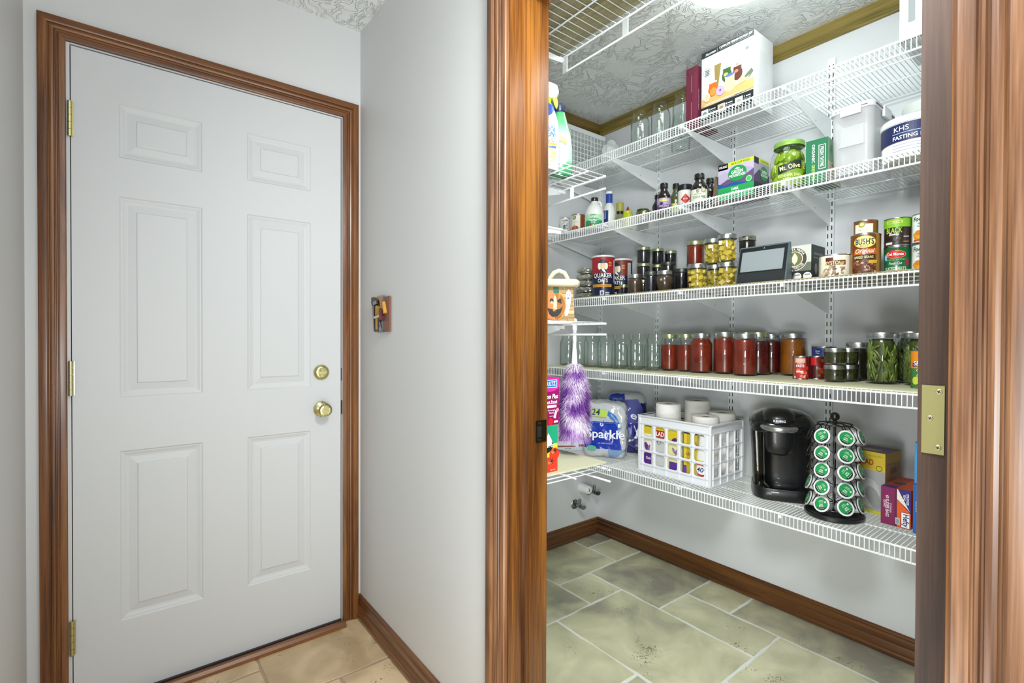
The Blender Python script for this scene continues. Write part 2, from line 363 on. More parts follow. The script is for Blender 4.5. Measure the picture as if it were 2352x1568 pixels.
# ------------------------------------------------------------------ entry door (door_1)
d1 = bpy.data.objects.new('door_1', None); COL.objects.link(d1); struct(d1); d1.location = (0, 0, 0)
SX0, SX1, SZ0, SZ1, SY = -.139, .674, .018, 2.040, 2.001
cols = [(-.026, .199), (.337, .558)]; rows = [(.252, .796), (.967, 1.606), (1.728, 1.899)]
xs = sorted({SX0, SX1, *[v for c in cols for v in c]}); zs = sorted({SZ0, SZ1, *[v for r in rows for v in r]})
bm = bmesh.new(); V = {}
def vv(x, y, z):
    k = (round(x, 5), round(y, 5), round(z, 5))
    if k not in V: V[k] = bm.verts.new(k)
    return V[k]
for i in range(len(xs)-1):
    for j in range(len(zs)-1):
        a, b, c, d = xs[i], xs[i+1], zs[j], zs[j+1]
        if (a, b) in cols and (c, d) in rows:
            loops = [(0, 0), (.004, .003), (.008, .0035), (.016, .0065), (.022, .0075), (.044, .0035), (.0455, .0012), (.048, .0005)]
            for (i0, d0), (i1, d1_) in zip(loops, loops[1:]):
                A = [vv(a+i0, SY+d0, c+i0), vv(b-i0, SY+d0, c+i0), vv(b-i0, SY+d0, d-i0), vv(a+i0, SY+d0, d-i0)]
                B = [vv(a+i1, SY+d1_, c+i1), vv(b-i1, SY+d1_, c+i1), vv(b-i1, SY+d1_, d-i1), vv(a+i1, SY+d1_, d-i1)]
                for k in range(4): bm.faces.new((A[k], A[(k+1) % 4], B[(k+1) % 4], B[k]))
            bm.faces.new(B)
        else: bm.faces.new((vv(a, SY, c), vv(b, SY, c), vv(b, SY, d), vv(a, SY, d)))
ex = [bm.edges.new] if 0 else None
bo = [vv(SX0, SY+.044, SZ0), vv(SX1, SY+.044, SZ0), vv(SX1, SY+.044, SZ1), vv(SX0, SY+.044, SZ1)]
bm.faces.new(bo)
def rim(pts, q0, q1): bm.faces.new(pts+[q1, q0])
rim([vv(x, SY, SZ0) for x in xs], bo[0], bo[1]); rim([vv(x, SY, SZ1) for x in xs], bo[3], bo[2])
rim([vv(SX0, SY, z) for z in zs], bo[0], bo[3]); rim([vv(SX1, SY, z) for z in zs], bo[1], bo[2])
bm_obj('door_panel', bm, P_WHITE, d1)
# white jamb and dark weather gap
bm = bmesh.new()
for a in ((-.156, -.1415), (.6785, .690)): add_box(bm, a[0], a[1], YF-.003, YF+.12, 0, 2.062)
add_box(bm, -.1415, .6785, YF-.003, YF+.12, 2.0445, 2.062)
bm_obj('jamb', bm, P_WHITE, d1)
bm = bmesh.new(); add_box(bm, -.1415, -.1375, YF+.012, YF+.1, .018, 2.0445); add_box(bm, .675, .6785, YF+.012, YF+.1, .018, 2.0445); add_box(bm, -.1415, .6785, YF+.012, YF+.1, 2.040, 2.0445)
add_box(bm, -.1415, .6785, YF+.050, YF+.1, 0, 2.0445)
bm_obj('weatherstrip', bm, M('#4a3c34', .8), d1)
# threshold
sweep('threshold', [(0, 0), (0, .012), (.008, .020), (.020, .022), (.030, .016), (.034, .010), (.060, .010), (.060, 0)], (-.15, YF-.052, 0), (.682, YF-.052, 0), (0, 1, 0), (0, 0, 1), W_X, d1)
box('door_sweep', SX0, SX1, YF-.012, YF+.03, .0105, .0175, M('#3a3130', .45), d1)
for z in (1.818, 1.034, .243):
    h = box('hinge', -.1405, -.133, YF-.006, YF-.0035, z-.052, z+.052, BRASSD, d1)
    for k in range(5):
        lathe('knuckle', [(0, 0), (.0062, 0), (.0062, .0203), (0, .0203)], BRASSD, h, 14, (-.1415, YF-.009, z-.0525+k*.0212))
# deadbolt and knob
kx = .598
db = lathe('deadbolt', [(0, -.012), (.018, -.012), (.024, -.010), (.030, -.004), (.031, 0)], BRASS, d1, 40, (kx, SY, 1.022), 'y')
prism('thumb_turn', [(-.015, -.003), (-.010, -.006), (.010, -.005), (.016, -.002), (.015, .004), (.008, .005), (-.010, .004)], -.024, -.010, BRASS, db, 'xz', .0015).location = (kx, SY, 1.022)
kb = lathe('door_knob', [(.031, 0), (.030, -.005), (.022, -.010), (.013, -.013), (.0115, -.022), (.014, -.028), (.022, -.036), (.0255, -.044), (.0255, -.052), (.021, -.058), (.0155, -.0595), (.0155, -.057), (0, -.057)], BRASS, d1, 40, (kx, SY, .877), 'y')
prism('thumb_turn', [(-.009, -.0035), (.009, -.0035), (.009, .0035), (-.009, .0035)], -.064, -.055, BRASS, kb, 'xz', .0015).location = (kx, SY, .877)
box('latch_plate', .6755, .6805, YF-.0055, YF+.006, .85, .905, M('#6b4f2c', .3, 1), d1); box('latch_plate', .6755, .679, YF-.005, YF+.006, .985, 1.035, M('#5a4a3a', .3, 1), d1)
# pantry door, open into the pantry (hinge edge seen)
d2 = bpy.data.objects.new('door_2', None); COL.objects.link(d2); struct(d2)
box('door_panel', .890, 1.70, .1670, .2003, .012, DH-.004, W_DARK, d2, .0008)
h = box('hinge', .8885, .8902, .1703, .1952, 1.003, 1.099, BRASSD, d2)
def oval(name, y, z): 
    o = lathe('screw', [(0, -.0006), (.0032, -.0006), (.0038, -.0001), (.0038, .0005)], M('#e0dab4', .25, 1), h, 18, (.8885, y, z), 'x'); 
    bm = bmesh.new()
    for a in (.4, .4+pi/2):
        q = [( .0022, .0005), (-.0022, .0005), (-.0022, -.0005), (.0022, -.0005)]
        bm.faces.new([bm.verts.new((.88785, y+u*cos(a)-v*sin(a), z+u*sin(a)+v*cos(a))) for u, v in q])
    bm_obj('slot', bm, DARK, h)
for y, z in ((.1765, 1.0905), (.186, 1.0525), (.1770, 1.0125)): oval('s', y, z)

# ------------------------------------------------------------------ ceiling lamp
lamp = thing('ceiling_lamp', 'round white flush ceiling lamp, lit, above the pantry', 'lamp', (1.60, .845, ZC))
GLOW = M('#f4fffa', .5, emit=11)
lathe('lamp_shade', [(.178, -.012), (.178, -.030), (.168, -.048), (.14, -.062), (.09, -.072), (0, -.077)], GLOW, lamp, 48)
lathe('lamp_base', [(0, 0), (.186, 0), (.186, -.014), (.178, -.014)], WHITE, lamp, 48)

# ------------------------------------------------------------------ wall standards and wire shelving
def standard(name, label, x, y, z0, z1, s, group):
    """slotted upright against the wall plane x, s = direction into the room along x"""
    t = thing(name, label, 'shelf standard', (x, y, z0), 0, group)
    H = z1-z0; hw, dp = .0135, .013; bm = bmesh.new()
    us = [-hw, -.0088, -.0052, .0052, .0088, hw]; p = .03175; n = int(H/p)
    def q(pts): bm.faces.new([bm.verts.new(v) for v in pts])
    for u0, u1 in ((us[0], us[1]), (us[2], us[3]), (us[4], us[5])): q([(s*dp, u0, 0), (s*dp, u1, 0), (s*dp, u1, H), (s*dp, u0, H)])
    for u0, u1 in ((us[1], us[2]), (us[3], us[4])):
        zc = 0
        for k in range(n):
            a = k*p+.008
            q([(s*dp, u0, zc), (s*dp, u1, zc), (s*dp, u1, a), (s*dp, u0, a)]); zc = a+.0175
        q([(s*dp, u0, zc), (s*dp, u1, zc), (s*dp, u1, H), (s*dp, u0, H)])
    for u in (-hw, hw): q([(s*dp, u, 0), (0, u, 0), (0, u, H), (s*dp, u, H)])
    q([(0, -hw, H), (0, hw, H), (s*dp, hw, H), (s*dp, -hw, H)]); q([(0, -hw, 0), (0, hw, 0), (s*dp, hw, 0), (s*dp, -hw, 0)])
    bm_obj('channel', bm, WIRE, t)
    box('channel_back', min(s*.004, s*.005), max(s*.004, s*.005), -hw+.0005, hw-.0005, .001, H-.001, M('#2c2e30', .8), t)  # dark sheet behind the slots, stands in for the shade inside
    return t
for i, (y, lab) in enumerate(((1.988, 'white slotted wall upright in the far corner of the pantry'), (1.586, 'white slotted wall upright behind the empty jars, next to the corner one'),
                 (1.177, 'white slotted wall upright behind the red jars'), (.776, 'white slotted wall upright right of the coffee maker'), (.374, 'white slotted wall upright behind the right door frame'))):
    standard('shelf_standard', lab, XR, y, .60 if i else .62, 2.27, -1, 'slotted uprights on the long pantry wall')

def shelf_x(name, label, x0, x1, y0, y1, z, pitch, lip, stiff, bys, brh, group, lowrod=None, bx=None, bl=.9, lipw=True):
    """x0 wall side, x1 front edge; wires run in x, rods in y"""
    t = thing(name, label, 'wire shelf', (x0, y1, z), 0, group); s = 1 if x1 > x0 else -1
    W = abs(x1-x0); bm = bmesh.new(); n = int((y1-y0)/pitch)
    for k in range(n+1):
        y = -k*pitch-.002
        add_tube(bm, [(0, y, 0), (s*(W-.003), y, 0)]+([(s*W, y, -.003), (s*W, y, -lip)] if lipw else []), .00135 if lipw else .0016, 5, caps=not lipw)
    stuff(bm_obj('deck_wires', bm, WIRE, t))
    L_ = y1-y0
    tube('back_rod', [(s*.002, 0, -.004), (s*.002, -L_, -.004)], .0028, WIRE, t, 8)
    for f in stiff: tube('stiffener_rod', [(s*W*f, 0, -.004), (s*W*f, -L_, -.004)], .0028, WIRE, t, 8)
    tube('front_rod', [(s*(W-.0035), 0, -.0035), (s*(W-.0035), -L_, -.0035)], .0033, WIRE, t, 10)
    a, b = lowrod or (0, -L_)
    tube('front_rod', [(s*(W-.0035), a, -lip+.002), (s*(W-.0035), b, -lip+.002)], .0033, WIRE, t, 10)
    for y in bys:
        yy = y-y1; bx_ = (bx if bx is not None else 0)
        br = prism('shelf_bracket', [(s*(bx_-.012), -.007), (s*W*bl, -.007), (s*W*bl, -.022), (s*(bx_+.012), -brh), (s*(bx_-.002), -brh), (s*(bx_-.012), -brh+.012)], yy-.0014, yy+.0014, WIRE, t)
        bm = bmesh.new(); add_tube(bm, [(s*W*.35, yy-.002, -.052), (s*W*.35, yy-.0015, -.052)], .0025, 8)
        bm_obj('rivet', bm, M('#8b8f92', .5), br)
        box('bracket_clip', min(s*W*(bl-.05), s*(W-.001)), max(s*W*(bl-.05), s*(W-.001)), yy-.005, yy+.005, -.018, -.0075, WIRE, br)
    return t
SB, SF = 2.194, 1.780
ST = (1.988, 1.586, 1.177, .776, .374)
G5 = 'white wire shelves on the long pantry wall'
names5 = {1: 'topmost white wire shelf, holding glass jars and a white kit box', 2: 'white wire shelf with sauce bottles and the big pickle jar, second from top',
          3: 'middle white wire shelf with oats and stacked cans', 4: 'white wire shelf lined in cream with rows of canning jars', 5: 'lowest white wire shelf carrying the black coffee maker'}
ZS = {1: 2.037, 2: 1.709, 3: 1.360, 4: 1.0055, 5: .557}
for k in range(1, 6):
    shelf_x('wire_shelf', names5[k], SB, SF, YN+.005, YF-.004, ZS[k], .0127, .0445, (.35, .68), ST, .098, G5)
# liners
def liner(name, label, x0, x1, y0, y1, z, mat, th=.004):
    bm = bmesh.new(); n = 60; r = random.Random(3)
    A = [(x0, y0+(y1-y0)*i/n) for i in range(n+1)]; B = [(x1+r.uniform(-.0015, .0015), y0+(y1-y0)*i/n) for i in range(n+1)]
    add_prism(bm, [(a, b) for a, b in A]+[(a, b) for a, b in reversed(B)], 0, th, 'xy')
    o = bm_obj(name, bm, mat); o.location.z = z; return tag(o, label, 'shelf liner')
LINER = M('#cfcfb0', .6, bump=.3, bscale=60)
liner('shelf_liner', 'thin tan liner board on the middle wire shelf under the cans', 2.185, 1.788, YN+.01, YF-.008, ZS[3]+.0015, M('#8d8664', .7))
liner('shelf_liner', 'cream liner board on the wire shelf under the canning jars', 2.185, 1.784, YN+.01, YF-.008, ZS[4]+.0015, LINER)
# shelves on the back of the partition
PB, PF = .898, 1.190
GL = 'short wire shelves left of the pantry doorway'
shA = shelf_x('wire_shelf', 'short wire shelf under the spray bottles', PB, PF, 1.052, YF-.01, 1.676, .0275, .044, (.47, .72), (1.24, 1.75), .085, GL, bl=.93, lipw=False)
shB = shelf_x('wire_shelf', 'short wire shelf under the pumpkin basket', PB, PF, 1.047, YF-.01, 1.211, .0275, .040, (.47,), (1.24, 1.75), .085, GL, bl=.93, lipw=False)
shC = shelf_x('wire_shelf', 'short wire shelf with a cream board below the purple duster', PB, PF, 1.026, YF-.01, .752, .0275, .041, (.47,), (1.24, 1.75), .085, GL, bl=.93, lipw=False)
top = shelf_x('wire_shelf', 'high wire shelf over the doorway under the ceiling', PB, PF, .40, 1.29, 2.132, .0275, .058, (.54,), (1.245, .75), .05, GL, lowrod=(-.06, -.52), bl=.97, lipw=False)
for sh_, yy_, zz in ((shA, 1.2, .043), (shA, 1.7, .043), (shB, 1.5, .04), (shC, 1.5, .04)):
    box('rod_hanger', PF-PB-.006, PF-PB-.002, yy_-sh_.location.y-.007, yy_-sh_.location.y+.007, -zz, -.002, WIRE, sh_)
for yy in (1.236, .975):
    box('rod_hanger', PF-PB-.006, PF-PB-.002, yy-1.29-.010, yy-1.29+.010, -.060, -.002, M('#c6cccd', .4), top)
br = thing('spare_bracket', 'empty white bracket on the wall above the pumpkin basket', 'bracket', (PB, 1.24, 1.535))
prism('bracket_arm', [(0, 0), (.272, -.004), (.272, -.016), (.2, -.022), (.02, -.085), (0, -.085)], -.004, .004, WIRE, br)
box('bracket_top', 0, .275, -.011, .011, -.004, 0, WIRE, br)
for y in (1.24, 1.75):
    standard('shelf_standard', 'white slotted upright on the partition behind the %s' % ('pumpkin basket' if y < 1.5 else 'short shelves, at the far end'), XW1, y, .62, 2.2, 1, 'slotted uprights behind the doorway')
# wooden boards lying on the high shelf
wb = thing('shelf_board', 'olive brown wooden boards lying on the high shelf by the ceiling', 'board', (PB, 1.285, 2.1345))
for k in range(3):
    box('plank', .002+k*.092, .002+k*.092+.0905, -.88, 0, 0, .012, W_PLANK, wb, .001)
liner('shelf_liner', 'cream board lying on the short shelf below the purple duster', PB+.005, PF+.035, 1.074, YF-.012, .7545, LINER, .005)
# clips: small clear hooks on the front rods

# ------------------------------------------------------------------ print: flat shapes laid on a cylinder or a plane
class Ink:
    """gathers flat print (patches, ellipses, words) as geometry; one mesh per colour is joined into one part"""
    def __init__(s, fmap, cyl=False): s.f = fmap; s.cyl = cyl; s.bm = bmesh.new(); s.mats = []; s.step = .006
    def mi(s, m):
        if isinstance(m, str): m = M(m, .45)
        if m not in s.mats: s.mats.append(m)
        return s.mats.index(m)
    def rect(s, u0, u1, v0, v1, m, off=.0004, sk=0):
        k = s.mi(m); n = max(1, int(abs(u1-u0)/s.step)+1) if s.cyl else 1
        for i in range(n):
            a, b = u0+(u1-u0)*i/n, u0+(u1-u0)*(i+1)/n
            s.quad([(a, v0), (b, v0), (b+sk, v1), (a+sk, v1)], k, off)
    def quad(s, P, k, off): s.bm.faces.new([s.bm.verts.new(s.f(u, v, off)) for u, v in P]).material_index = k
    def poly(s, P, m, off=.0006):
        k = s.mi(m); b2 = bmesh.new(); f = b2.faces.new([b2.verts.new((u, v, 0)) for u, v in P]); bmesh.ops.triangulate(b2, faces=[f])
        if s.cyl:
            a, b = min(u for u, v in P), max(u for u, v in P); x = a+s.step
            while x < b:
                bmesh.ops.bisect_plane(b2, geom=list(b2.verts)+list(b2.edges)+list(b2.faces), plane_co=(x, 0, 0), plane_no=(1, 0, 0)); x += s.step
        mp = {q: s.bm.verts.new(s.f(q.co.x, q.co.y, off)) for q in b2.verts}
        for f in b2.faces: s.bm.faces.new([mp[q] for q in f.verts]).material_index = k
        b2.free()
    def oval(s, u, v, a, b, m, off=.0006, rot=0, n=20):
        k = s.mi(m)
        pr = [(u, v)]*n
        for q in ((.5, 1) if s.cyl else (1,)):
            cur = [(u+q*(a*cos(t)*cos(rot)-b*sin(t)*sin(rot)), v+q*(a*cos(t)*sin(rot)+b*sin(t)*cos(rot))) for t in (2*pi*i/n for i in range(n))]
            for i in range(n):
                j = (i+1) % n
                if q == (.5 if s.cyl else 1): s.bm.faces.new([s.bm.verts.new(s.f(x, y, off)) for x, y in ((u, v), cur[i], cur[j])]).material_index = k
                else: s.quad([pr[i], cur[i], cur[j], pr[j]], k, off)
            pr = cur
    def ring(s, u, v, a, b, m, off=.0007, n=24):
        k = s.mi(m)
        for i in range(n):
            t0, t1 = 2*pi*i/n, 2*pi*(i+1)/n
            s.quad([(u+a*cos(t0), v+a*sin(t0)), (u+b*cos(t0), v+b*sin(t0)), (u+b*cos(t1), v+b*sin(t1)), (u+a*cos(t1), v+a*sin(t1))], k, off)
    def word(s, txt, u, v, h, m, off=.0009, bold=0, shear=0, rot=0, sx=1, width=None, arc=None):
        """centred at (u, v), cap height h; width = target width"""
        k = s.mi(m)
        cu = bpy.data.curves.new('w', 'FONT'); cu.body = txt; cu.size = 1; cu.align_x = 'CENTER'; cu.align_y = 'CENTER'
        cu.offset = min(bold, .03)*.55; cu.shear = shear; cu.resolution_u = 4 if h > .012 else 2
        o = bpy.data.objects.new('w', cu); me = bpy.data.meshes.new_from_object(o)
        if me is None or not me.vertices: return
        xs_ = [v_.co.x for v_ in me.vertices]; ys_ = [v_.co.y for v_ in me.vertices]
        W = max(xs_)-min(xs_); H = .73 if not txt.islower() else .73
        cx_, cy_ = (max(xs_)+min(xs_))/2, (max(ys_)+min(ys_))/2
        ky = h/H; kx = (width/W) if width else ky*sx
        b2 = bmesh.new(); b2.from_mesh(me)
        for v_ in b2.verts: v_.co.x = (v_.co.x-cx_)*kx; v_.co.y = (v_.co.y-cy_)*ky; v_.co.z = 0
        if (s.cyl and rot == 0) or arc:
            half = W*kx/2; x = -half+s.step
            while x < half:
                bmesh.ops.bisect_plane(b2, geom=list(b2.verts)+list(b2.edges)+list(b2.faces), plane_co=(x, 0, 0), plane_no=(1, 0, 0)); x += s.step
        mp = {}
        for v_ in b2.verts:
            x, y = v_.co.x, v_.co.y
            if arc: a = x/arc; x, y = (arc+y)*sin(a), (arc+y)*cos(a)-arc
            x, y = x*cos(rot)-y*sin(rot), x*sin(rot)+y*cos(rot)
            mp[v_] = s.bm.verts.new(s.f(u+x, v+y, off))
        for f in b2.faces:
            try: s.bm.faces.new([mp[q] for q in f.verts]).material_index = k
            except ValueError: pass
        b2.free(); bpy.data.meshes.remove(me); bpy.data.objects.remove(o); bpy.data.curves.remove(cu)
    def done(s, name, parent):
        me = bpy.data.meshes.new(name); s.bm.to_mesh(me); s.bm.free()
        for m in s.mats: me.materials.append(m)
        return link(name, me, None, parent)
def on_cyl(r, k=1.0, z0=0): return lambda u, v, off: ((r+off)*cos(u/r), (r+off)*sin(u/r), v)
def on_plane(o, U, V, N_):
    o, U, V, N_ = map(Vector, (o, U, V, N_)); return lambda u, v, off: o+U*u+V*v+N_*off
def face_cam(x, y): return math.atan2(-y, -x)

# ------------------------------------------------------------------ glass and jars
def glass_mat(name, tint, edge, mirror=.09):
    m = bpy.data.materials.new(name); m.use_nodes = True; nt = m.node_tree; nt.nodes.clear()
    N = lambda t: nt.nodes.new('ShaderNode'+t); L = nt.links.new
    out = N('OutputMaterial'); tr = N('BsdfTransparent'); gl = N('BsdfGlossy'); lw = N('LayerWeight'); lw.inputs['Blend'].default_value = .35
    r = ramp(nt, [(0, tint), (.55, tint), (.8, edge), (.97, '#5f6c66')]); L(lw.outputs['Facing'], r.inputs[0]); L(r.outputs[0], tr.inputs[0])
    gl.inputs['Roughness'].default_value = .03; mx = N('MixShader'); pw = N('Math'); pw.operation = 'POWER'; pw.inputs[1].default_value = 4; fr = N('Math'); fr.operation = 'MULTIPLY_ADD'; fr.inputs[1].default_value = .7; fr.inputs[2].default_value = .05; fr.use_clamp = True
    lw2 = N('LayerWeight'); lw2.inputs['Blend'].default_value = .5; L(lw2.outputs['Facing'], pw.inputs[0]); L(pw.outputs[0], fr.inputs[0])
    n = N('TexNoise'); n.inputs['Scale'].default_value = 25; bp = N('Bump'); bp.inputs['Strength'].default_value = .25; bp.inputs['Distance'].default_value = .002
    tc = N('TexCoord'); L(tc.outputs['Object'], n.inputs['Vector']); L(n.outputs['Fac'], bp.inputs['Height']); L(bp.outputs[0], gl.inputs['Normal']); L(bp.outputs[0], lw2.inputs['Normal'])
    L(fr.outputs[0], mx.inputs[0]); L(tr.outputs[0], mx.inputs[1]); L(gl.outputs[0], mx.inputs[2]); L(mx.outputs[0], out.inputs[0])
    return m
GLASS = glass_mat('jar_glass', '#fbfdfc', '#dde6e1'); GLASSE = glass_mat('empty_jar_glass', '#fbfdfc', '#a9b8b1'); BIN = None
LIDS = M('#c9ccca', .28, 1); LIDG = M('#bfc79a', .3, .9); LIDD = M('#53564f', .4, .8); BAND = M('#8e928f', .3, 1)
def jar_prof(r, h, kind):
    if kind == 'quart': o = [(0, .004), (r*.62, .004), (r*.8, 0), (r*.93, .002), (r, .009), (r, h*.70), (r*.97, h*.755), (r*.86, h*.82), (r*.775, h*.862), (r*.765, h*.885), (r*.80, h*.895), (r*.765, h*.91), (r*.78, h*.93), (r*.755, h*.95), (r*.755, h)]
    elif kind == 'wide': o = [(0, .004), (r*.62, .004), (r*.8, 0), (r*.93, .002), (r, .009), (r, h*.80), (r*.97, h*.84), (r*.93, h*.865), (r*.95, h*.88), (r*.92, h*.90), (r*.93, h*.94), (r*.91, h*.95), (r*.91, h)]
    elif kind == 'half': o = [(0, .003), (r*.7, .003), (r*.85, 0), (r*.93, .002), (r*.97, .008), (r, h*.75), (r*.97, h*.82), (r*.92, h*.86), (r*.90, h*.9), (r*.9, h)]
    elif kind == 'bulb': o = [(0, .003), (r*.5, .003), (r*.62, 0), (r*.70, .004), (r*.84, h*.18), (r*.97, h*.42), (r, h*.58), (r*.95, h*.72), (r*.84, h*.80), (r*.80, h*.86), (r*.82, h*.9), (r*.82, h)]
    elif kind == 'squat': o = [(0, .003), (r*.7, .003), (r*.85, 0), (r*.95, .004), (r, .012), (r, h*.62), (r*.94, h*.74), (r*.80, h*.84), (r*.76, h*.88), (r*.76, h)]
    return o
MESHC = {}
def jar(label, x, y, z, r, h, kind='quart', fill=None, level=.8, lid=LIDS, group=None, extra=None, name='canning_jar', lidw=None, marks=True, empty=False):
    t = thing(name, label, 'jar', (x, y, z), face_cam(x, y), group)
    o = jar_prof(r, h, kind); th = .0022
    key = (kind, round(r, 4), round(h, 4), empty)
    if key not in MESHC:
        inner = [(max(0, rr-th), zz+(.004 if zz < .005 else 0)) for rr, zz in o]; inner[-1] = (inner[-1][0], h)
        bm = bmesh.new(); add_lathe(bm, o+list(reversed(inner)) if empty else o+[(o[-1][0]-th, h)], 32)
        g = bm_obj('jar_glass', bm, GLASSE if empty else GLASS, t, 60); MESHC[key] = g.data
    else: link('jar_glass', MESHC[key], None, t)
    if fill is not None:
        cf = .012 if extra else 0
        ri = [(max(0, rr-.0028-cf if rr > .004+cf else 0), max(zz, .0065)) for rr, zz in o if zz <= h*level]
        # radius at fill level
        zl = h*level; rl = [rr for rr, zz in o if zz <= zl][-1]
        for (a, b), (c, d) in zip(o, o[1:]):
            if b <= zl <= d and d > b: rl = a+(c-a)*(zl-b)/(d-b)
        bm = bmesh.new(); add_lathe(bm, ri+[(rl-.0028-cf, zl), (0, zl)], 32); bm_obj('contents', bm, fill, t, 40)
        if extra: extra(t, r, h, level)
    if lid is not None:
        rn = o[-1][0]+.0022
        bm = bmesh.new(); lh = .017 if h > .08 else .013
        add_lathe(bm, [(rn-.001, h-lh), (rn+.0012, h-lh), (rn+.0012, h-lh+.0025), (rn+.0002, h-lh+.004), (rn+.0006, h-.002), (rn-.0004, h+.0008), (rn-.004, h+.0014), (rn-.0045, h+.0008), (0, h+.0008)], 32)
        bm_obj('lid', bm, lid, t, 30)
    if marks:
        ink = Ink(on_cyl(r), True); e = M('#d5ddd8' if empty else '#c9a79a' if fill is None else '#b98d80', .2)
    return t
def liquid(a, b, rough=.25, scale=18, c=None):
    m = bpy.data.materials.new('contents_'+a); nt, bb, N, L = nodes(m)
    tc = N('TexCoord'); n = N('TexNoise'); n.inputs['Scale'].default_value = scale; n.inputs['Detail'].default_value = 5; L(tc.outputs['Object'], n.inputs['Vector'])
    oi = N('ObjectInfo'); n.noise_dimensions = '4D'; L(oi.outputs['Random'], n.inputs['W'])
    r = ramp(nt, [(.35, a), (.65, b)]); L(n.outputs['Fac'], r.inputs[0]); L(r.outputs[0], bb.inputs['Base Color'])
    bb.inputs['Roughness'].default_value = rough; bb.inputs['Subsurface Weight'].default_value = 0
    return m
SAUCE = liquid('#5f170c', '#7f2b15'); SAUCE2 = liquid('#3f0d0c', '#541610'); ORANGE = liquid('#74400c', '#8f5214'); BLACKJ = liquid('#141216', '#24202a')
BROWNJ = liquid('#3a2c22', '#57463a'); DKGREEN = liquid('#23240f', '#3a3c1c', scale=60); YEL = liquid('#8f7c20', '#b39d35'); BEANB = liquid('#2c3a12', '#3f4d1a'); DARKJ = liquid('#15130d', '#262016')
CHUNK = liquid('#b89d2c', '#d6c258', scale=40); BEANM = liquid('#48581f', '#75853a', scale=30); PICKL = liquid('#5b7d12', '#9cb82a', scale=25)
def chunks(n, size, mat, name='squash_chunks'):
    def f(t, r, h, level):
        rr = random.Random(t.name); bm = bmesh.new(); R_ = r*.93-size*.56
        k = 0
        rows = max(1, int(h*level/(size*1.12)))
        for j in range(rows):
            m_ = max(3, int(2*pi*R_/(size*1.25)))
            for i in range(m_):
                a = 2*pi*(i+rr.random()*.35+j*.5)/m_; z = .008+size*.6+j*(h*level-size*1.3-.008)/max(1, rows-1)+rr.uniform(-.15, .15)*size
                s_ = size*rr.uniform(.75, 1.05)
                mt = Matrix.Translation((R_*cos(a), R_*sin(a), z)) @ Matrix.Rotation(rr.uniform(0, 6), 4, Vector((rr.random(), rr.random(), rr.random()+.2)).normalized()) @ Matrix.Diagonal((s_, s_*rr.uniform(.75, 1), s_*rr.uniform(.6, 1), 1))
                bmesh.ops.create_cube(bm, size=1, matrix=mt)
        o = bm_obj(name, bm, mat, t); stuff(o)
    return f
def beans(t, r, h, level):
    rr = random.Random(t.name); bm = bmesh.new(); R_ = r-.0095
    for i in range(130):
        a = rr.uniform(0, 2*pi); z = rr.uniform(.015, h*level*.8); tl = rr.gauss(0, .45); L_ = rr.uniform(.035, .06); pts = []
        for q in (-1, -.5, 0, .5, 1):
            aa = a+q*L_*sin(tl)/2/R_; zz = z+q*L_*cos(tl)/2+.003*(1-q*q)
            zz = min(max(zz, .011), h*level); rad = R_ if zz < h*.7 else R_*(1-.5*(zz/h-.7))
            pts.append((rad*cos(aa), rad*sin(aa), zz))
        add_tube(bm, pts, [.0022, .0036, .0038, .0036, .002], 6)
    stuff(bm_obj('green_beans', bm, BEANM, t))
def spears(t, r, h, level):
    rr = random.Random(5); bm = bmesh.new()
    for j in range(3):
        for i in range(11):
            a = 2*pi*(i+j*.5+rr.random()*.3)/11; z = .028+j*.042; s_ = rr.uniform(.85, 1.1); rad = r*.78 if j < 2 else r*.62
            mt = Matrix.Translation((rad*cos(a), rad*sin(a), z)) @ Matrix.Rotation(a, 4, 'Z') @ Matrix.Rotation(rr.uniform(-.6, .6), 4, 'X') @ Matrix.Diagonal((.012*s_, .018*s_, .027*s_, 1))
            bmesh.ops.create_icosphere(bm, subdivisions=2, radius=1, matrix=mt)
    for f in bm.faces: f.smooth = True
    stuff(bm_obj('pickle_spears', bm, PICKL, t))
def emboss(t, r, z, words_, col='#e6efe8'):
    pass
L4, L3 = 1.0110, 1.3655
GQ = 'empty glass jars on the lined shelf'
def ej(label, x, y, r, h, kind): return jar(label, x, y, L4, r, h, kind, None, lid=None, group=GQ, name='empty_jar', empty=True)
ej('empty quart jar farthest left, nearest the corner', 1.912, 1.955, .0455, .171, 'quart')
ej('empty quart jar right behind the duster handle', 1.905, 1.862, .0455, .171, 'quart')
ej('third empty quart jar from the left end', 1.903, 1.768, .0455, .171, 'quart')
ej('fourth empty quart jar from the left, before the short jars', 1.905, 1.674, .0455, .171, 'quart')
ej('empty quart jar in the back row behind the first short jar', 2.025, 1.668, .0455, .171, 'quart')
ej('empty quart jar in the back row behind the middle short jar', 2.035, 1.572, .0455, .171, 'quart')
ej('empty quart jar in the back row, second from the red jars', 2.045, 1.478, .0455, .171, 'wide')
ej('empty quart jar at the back right beside the red jars', 2.125, 1.440, .042, .165, 'wide')
ej('first short empty jar in the front row', 1.893, 1.582, .038, .120, 'wide')
ej('middle short empty jar in the front row', 1.905, 1.497, .038, .120, 'wide')
ej('third short empty jar in the front row', 1.925, 1.415, .037, .119, 'wide')
GR = 'jars of red tomato preserve'
jar('leftmost quart jar of tomatoes, gold lid, part empty at top', 1.985, 1.363, L4, .0400, .167, 'quart', SAUCE, .72, LIDG, GR)
jar('second tomato jar from the left, narrow shoulders and gold lid', 1.992, 1.282, L4, .0385, .168, 'quart', SAUCE, .72, LIDG, GR)
jar('third tomato jar from the left, filled up with silver lid', 1.975, 1.195, L4, .0475, .170, 'quart', SAUCE, .88, LIDS, GR)
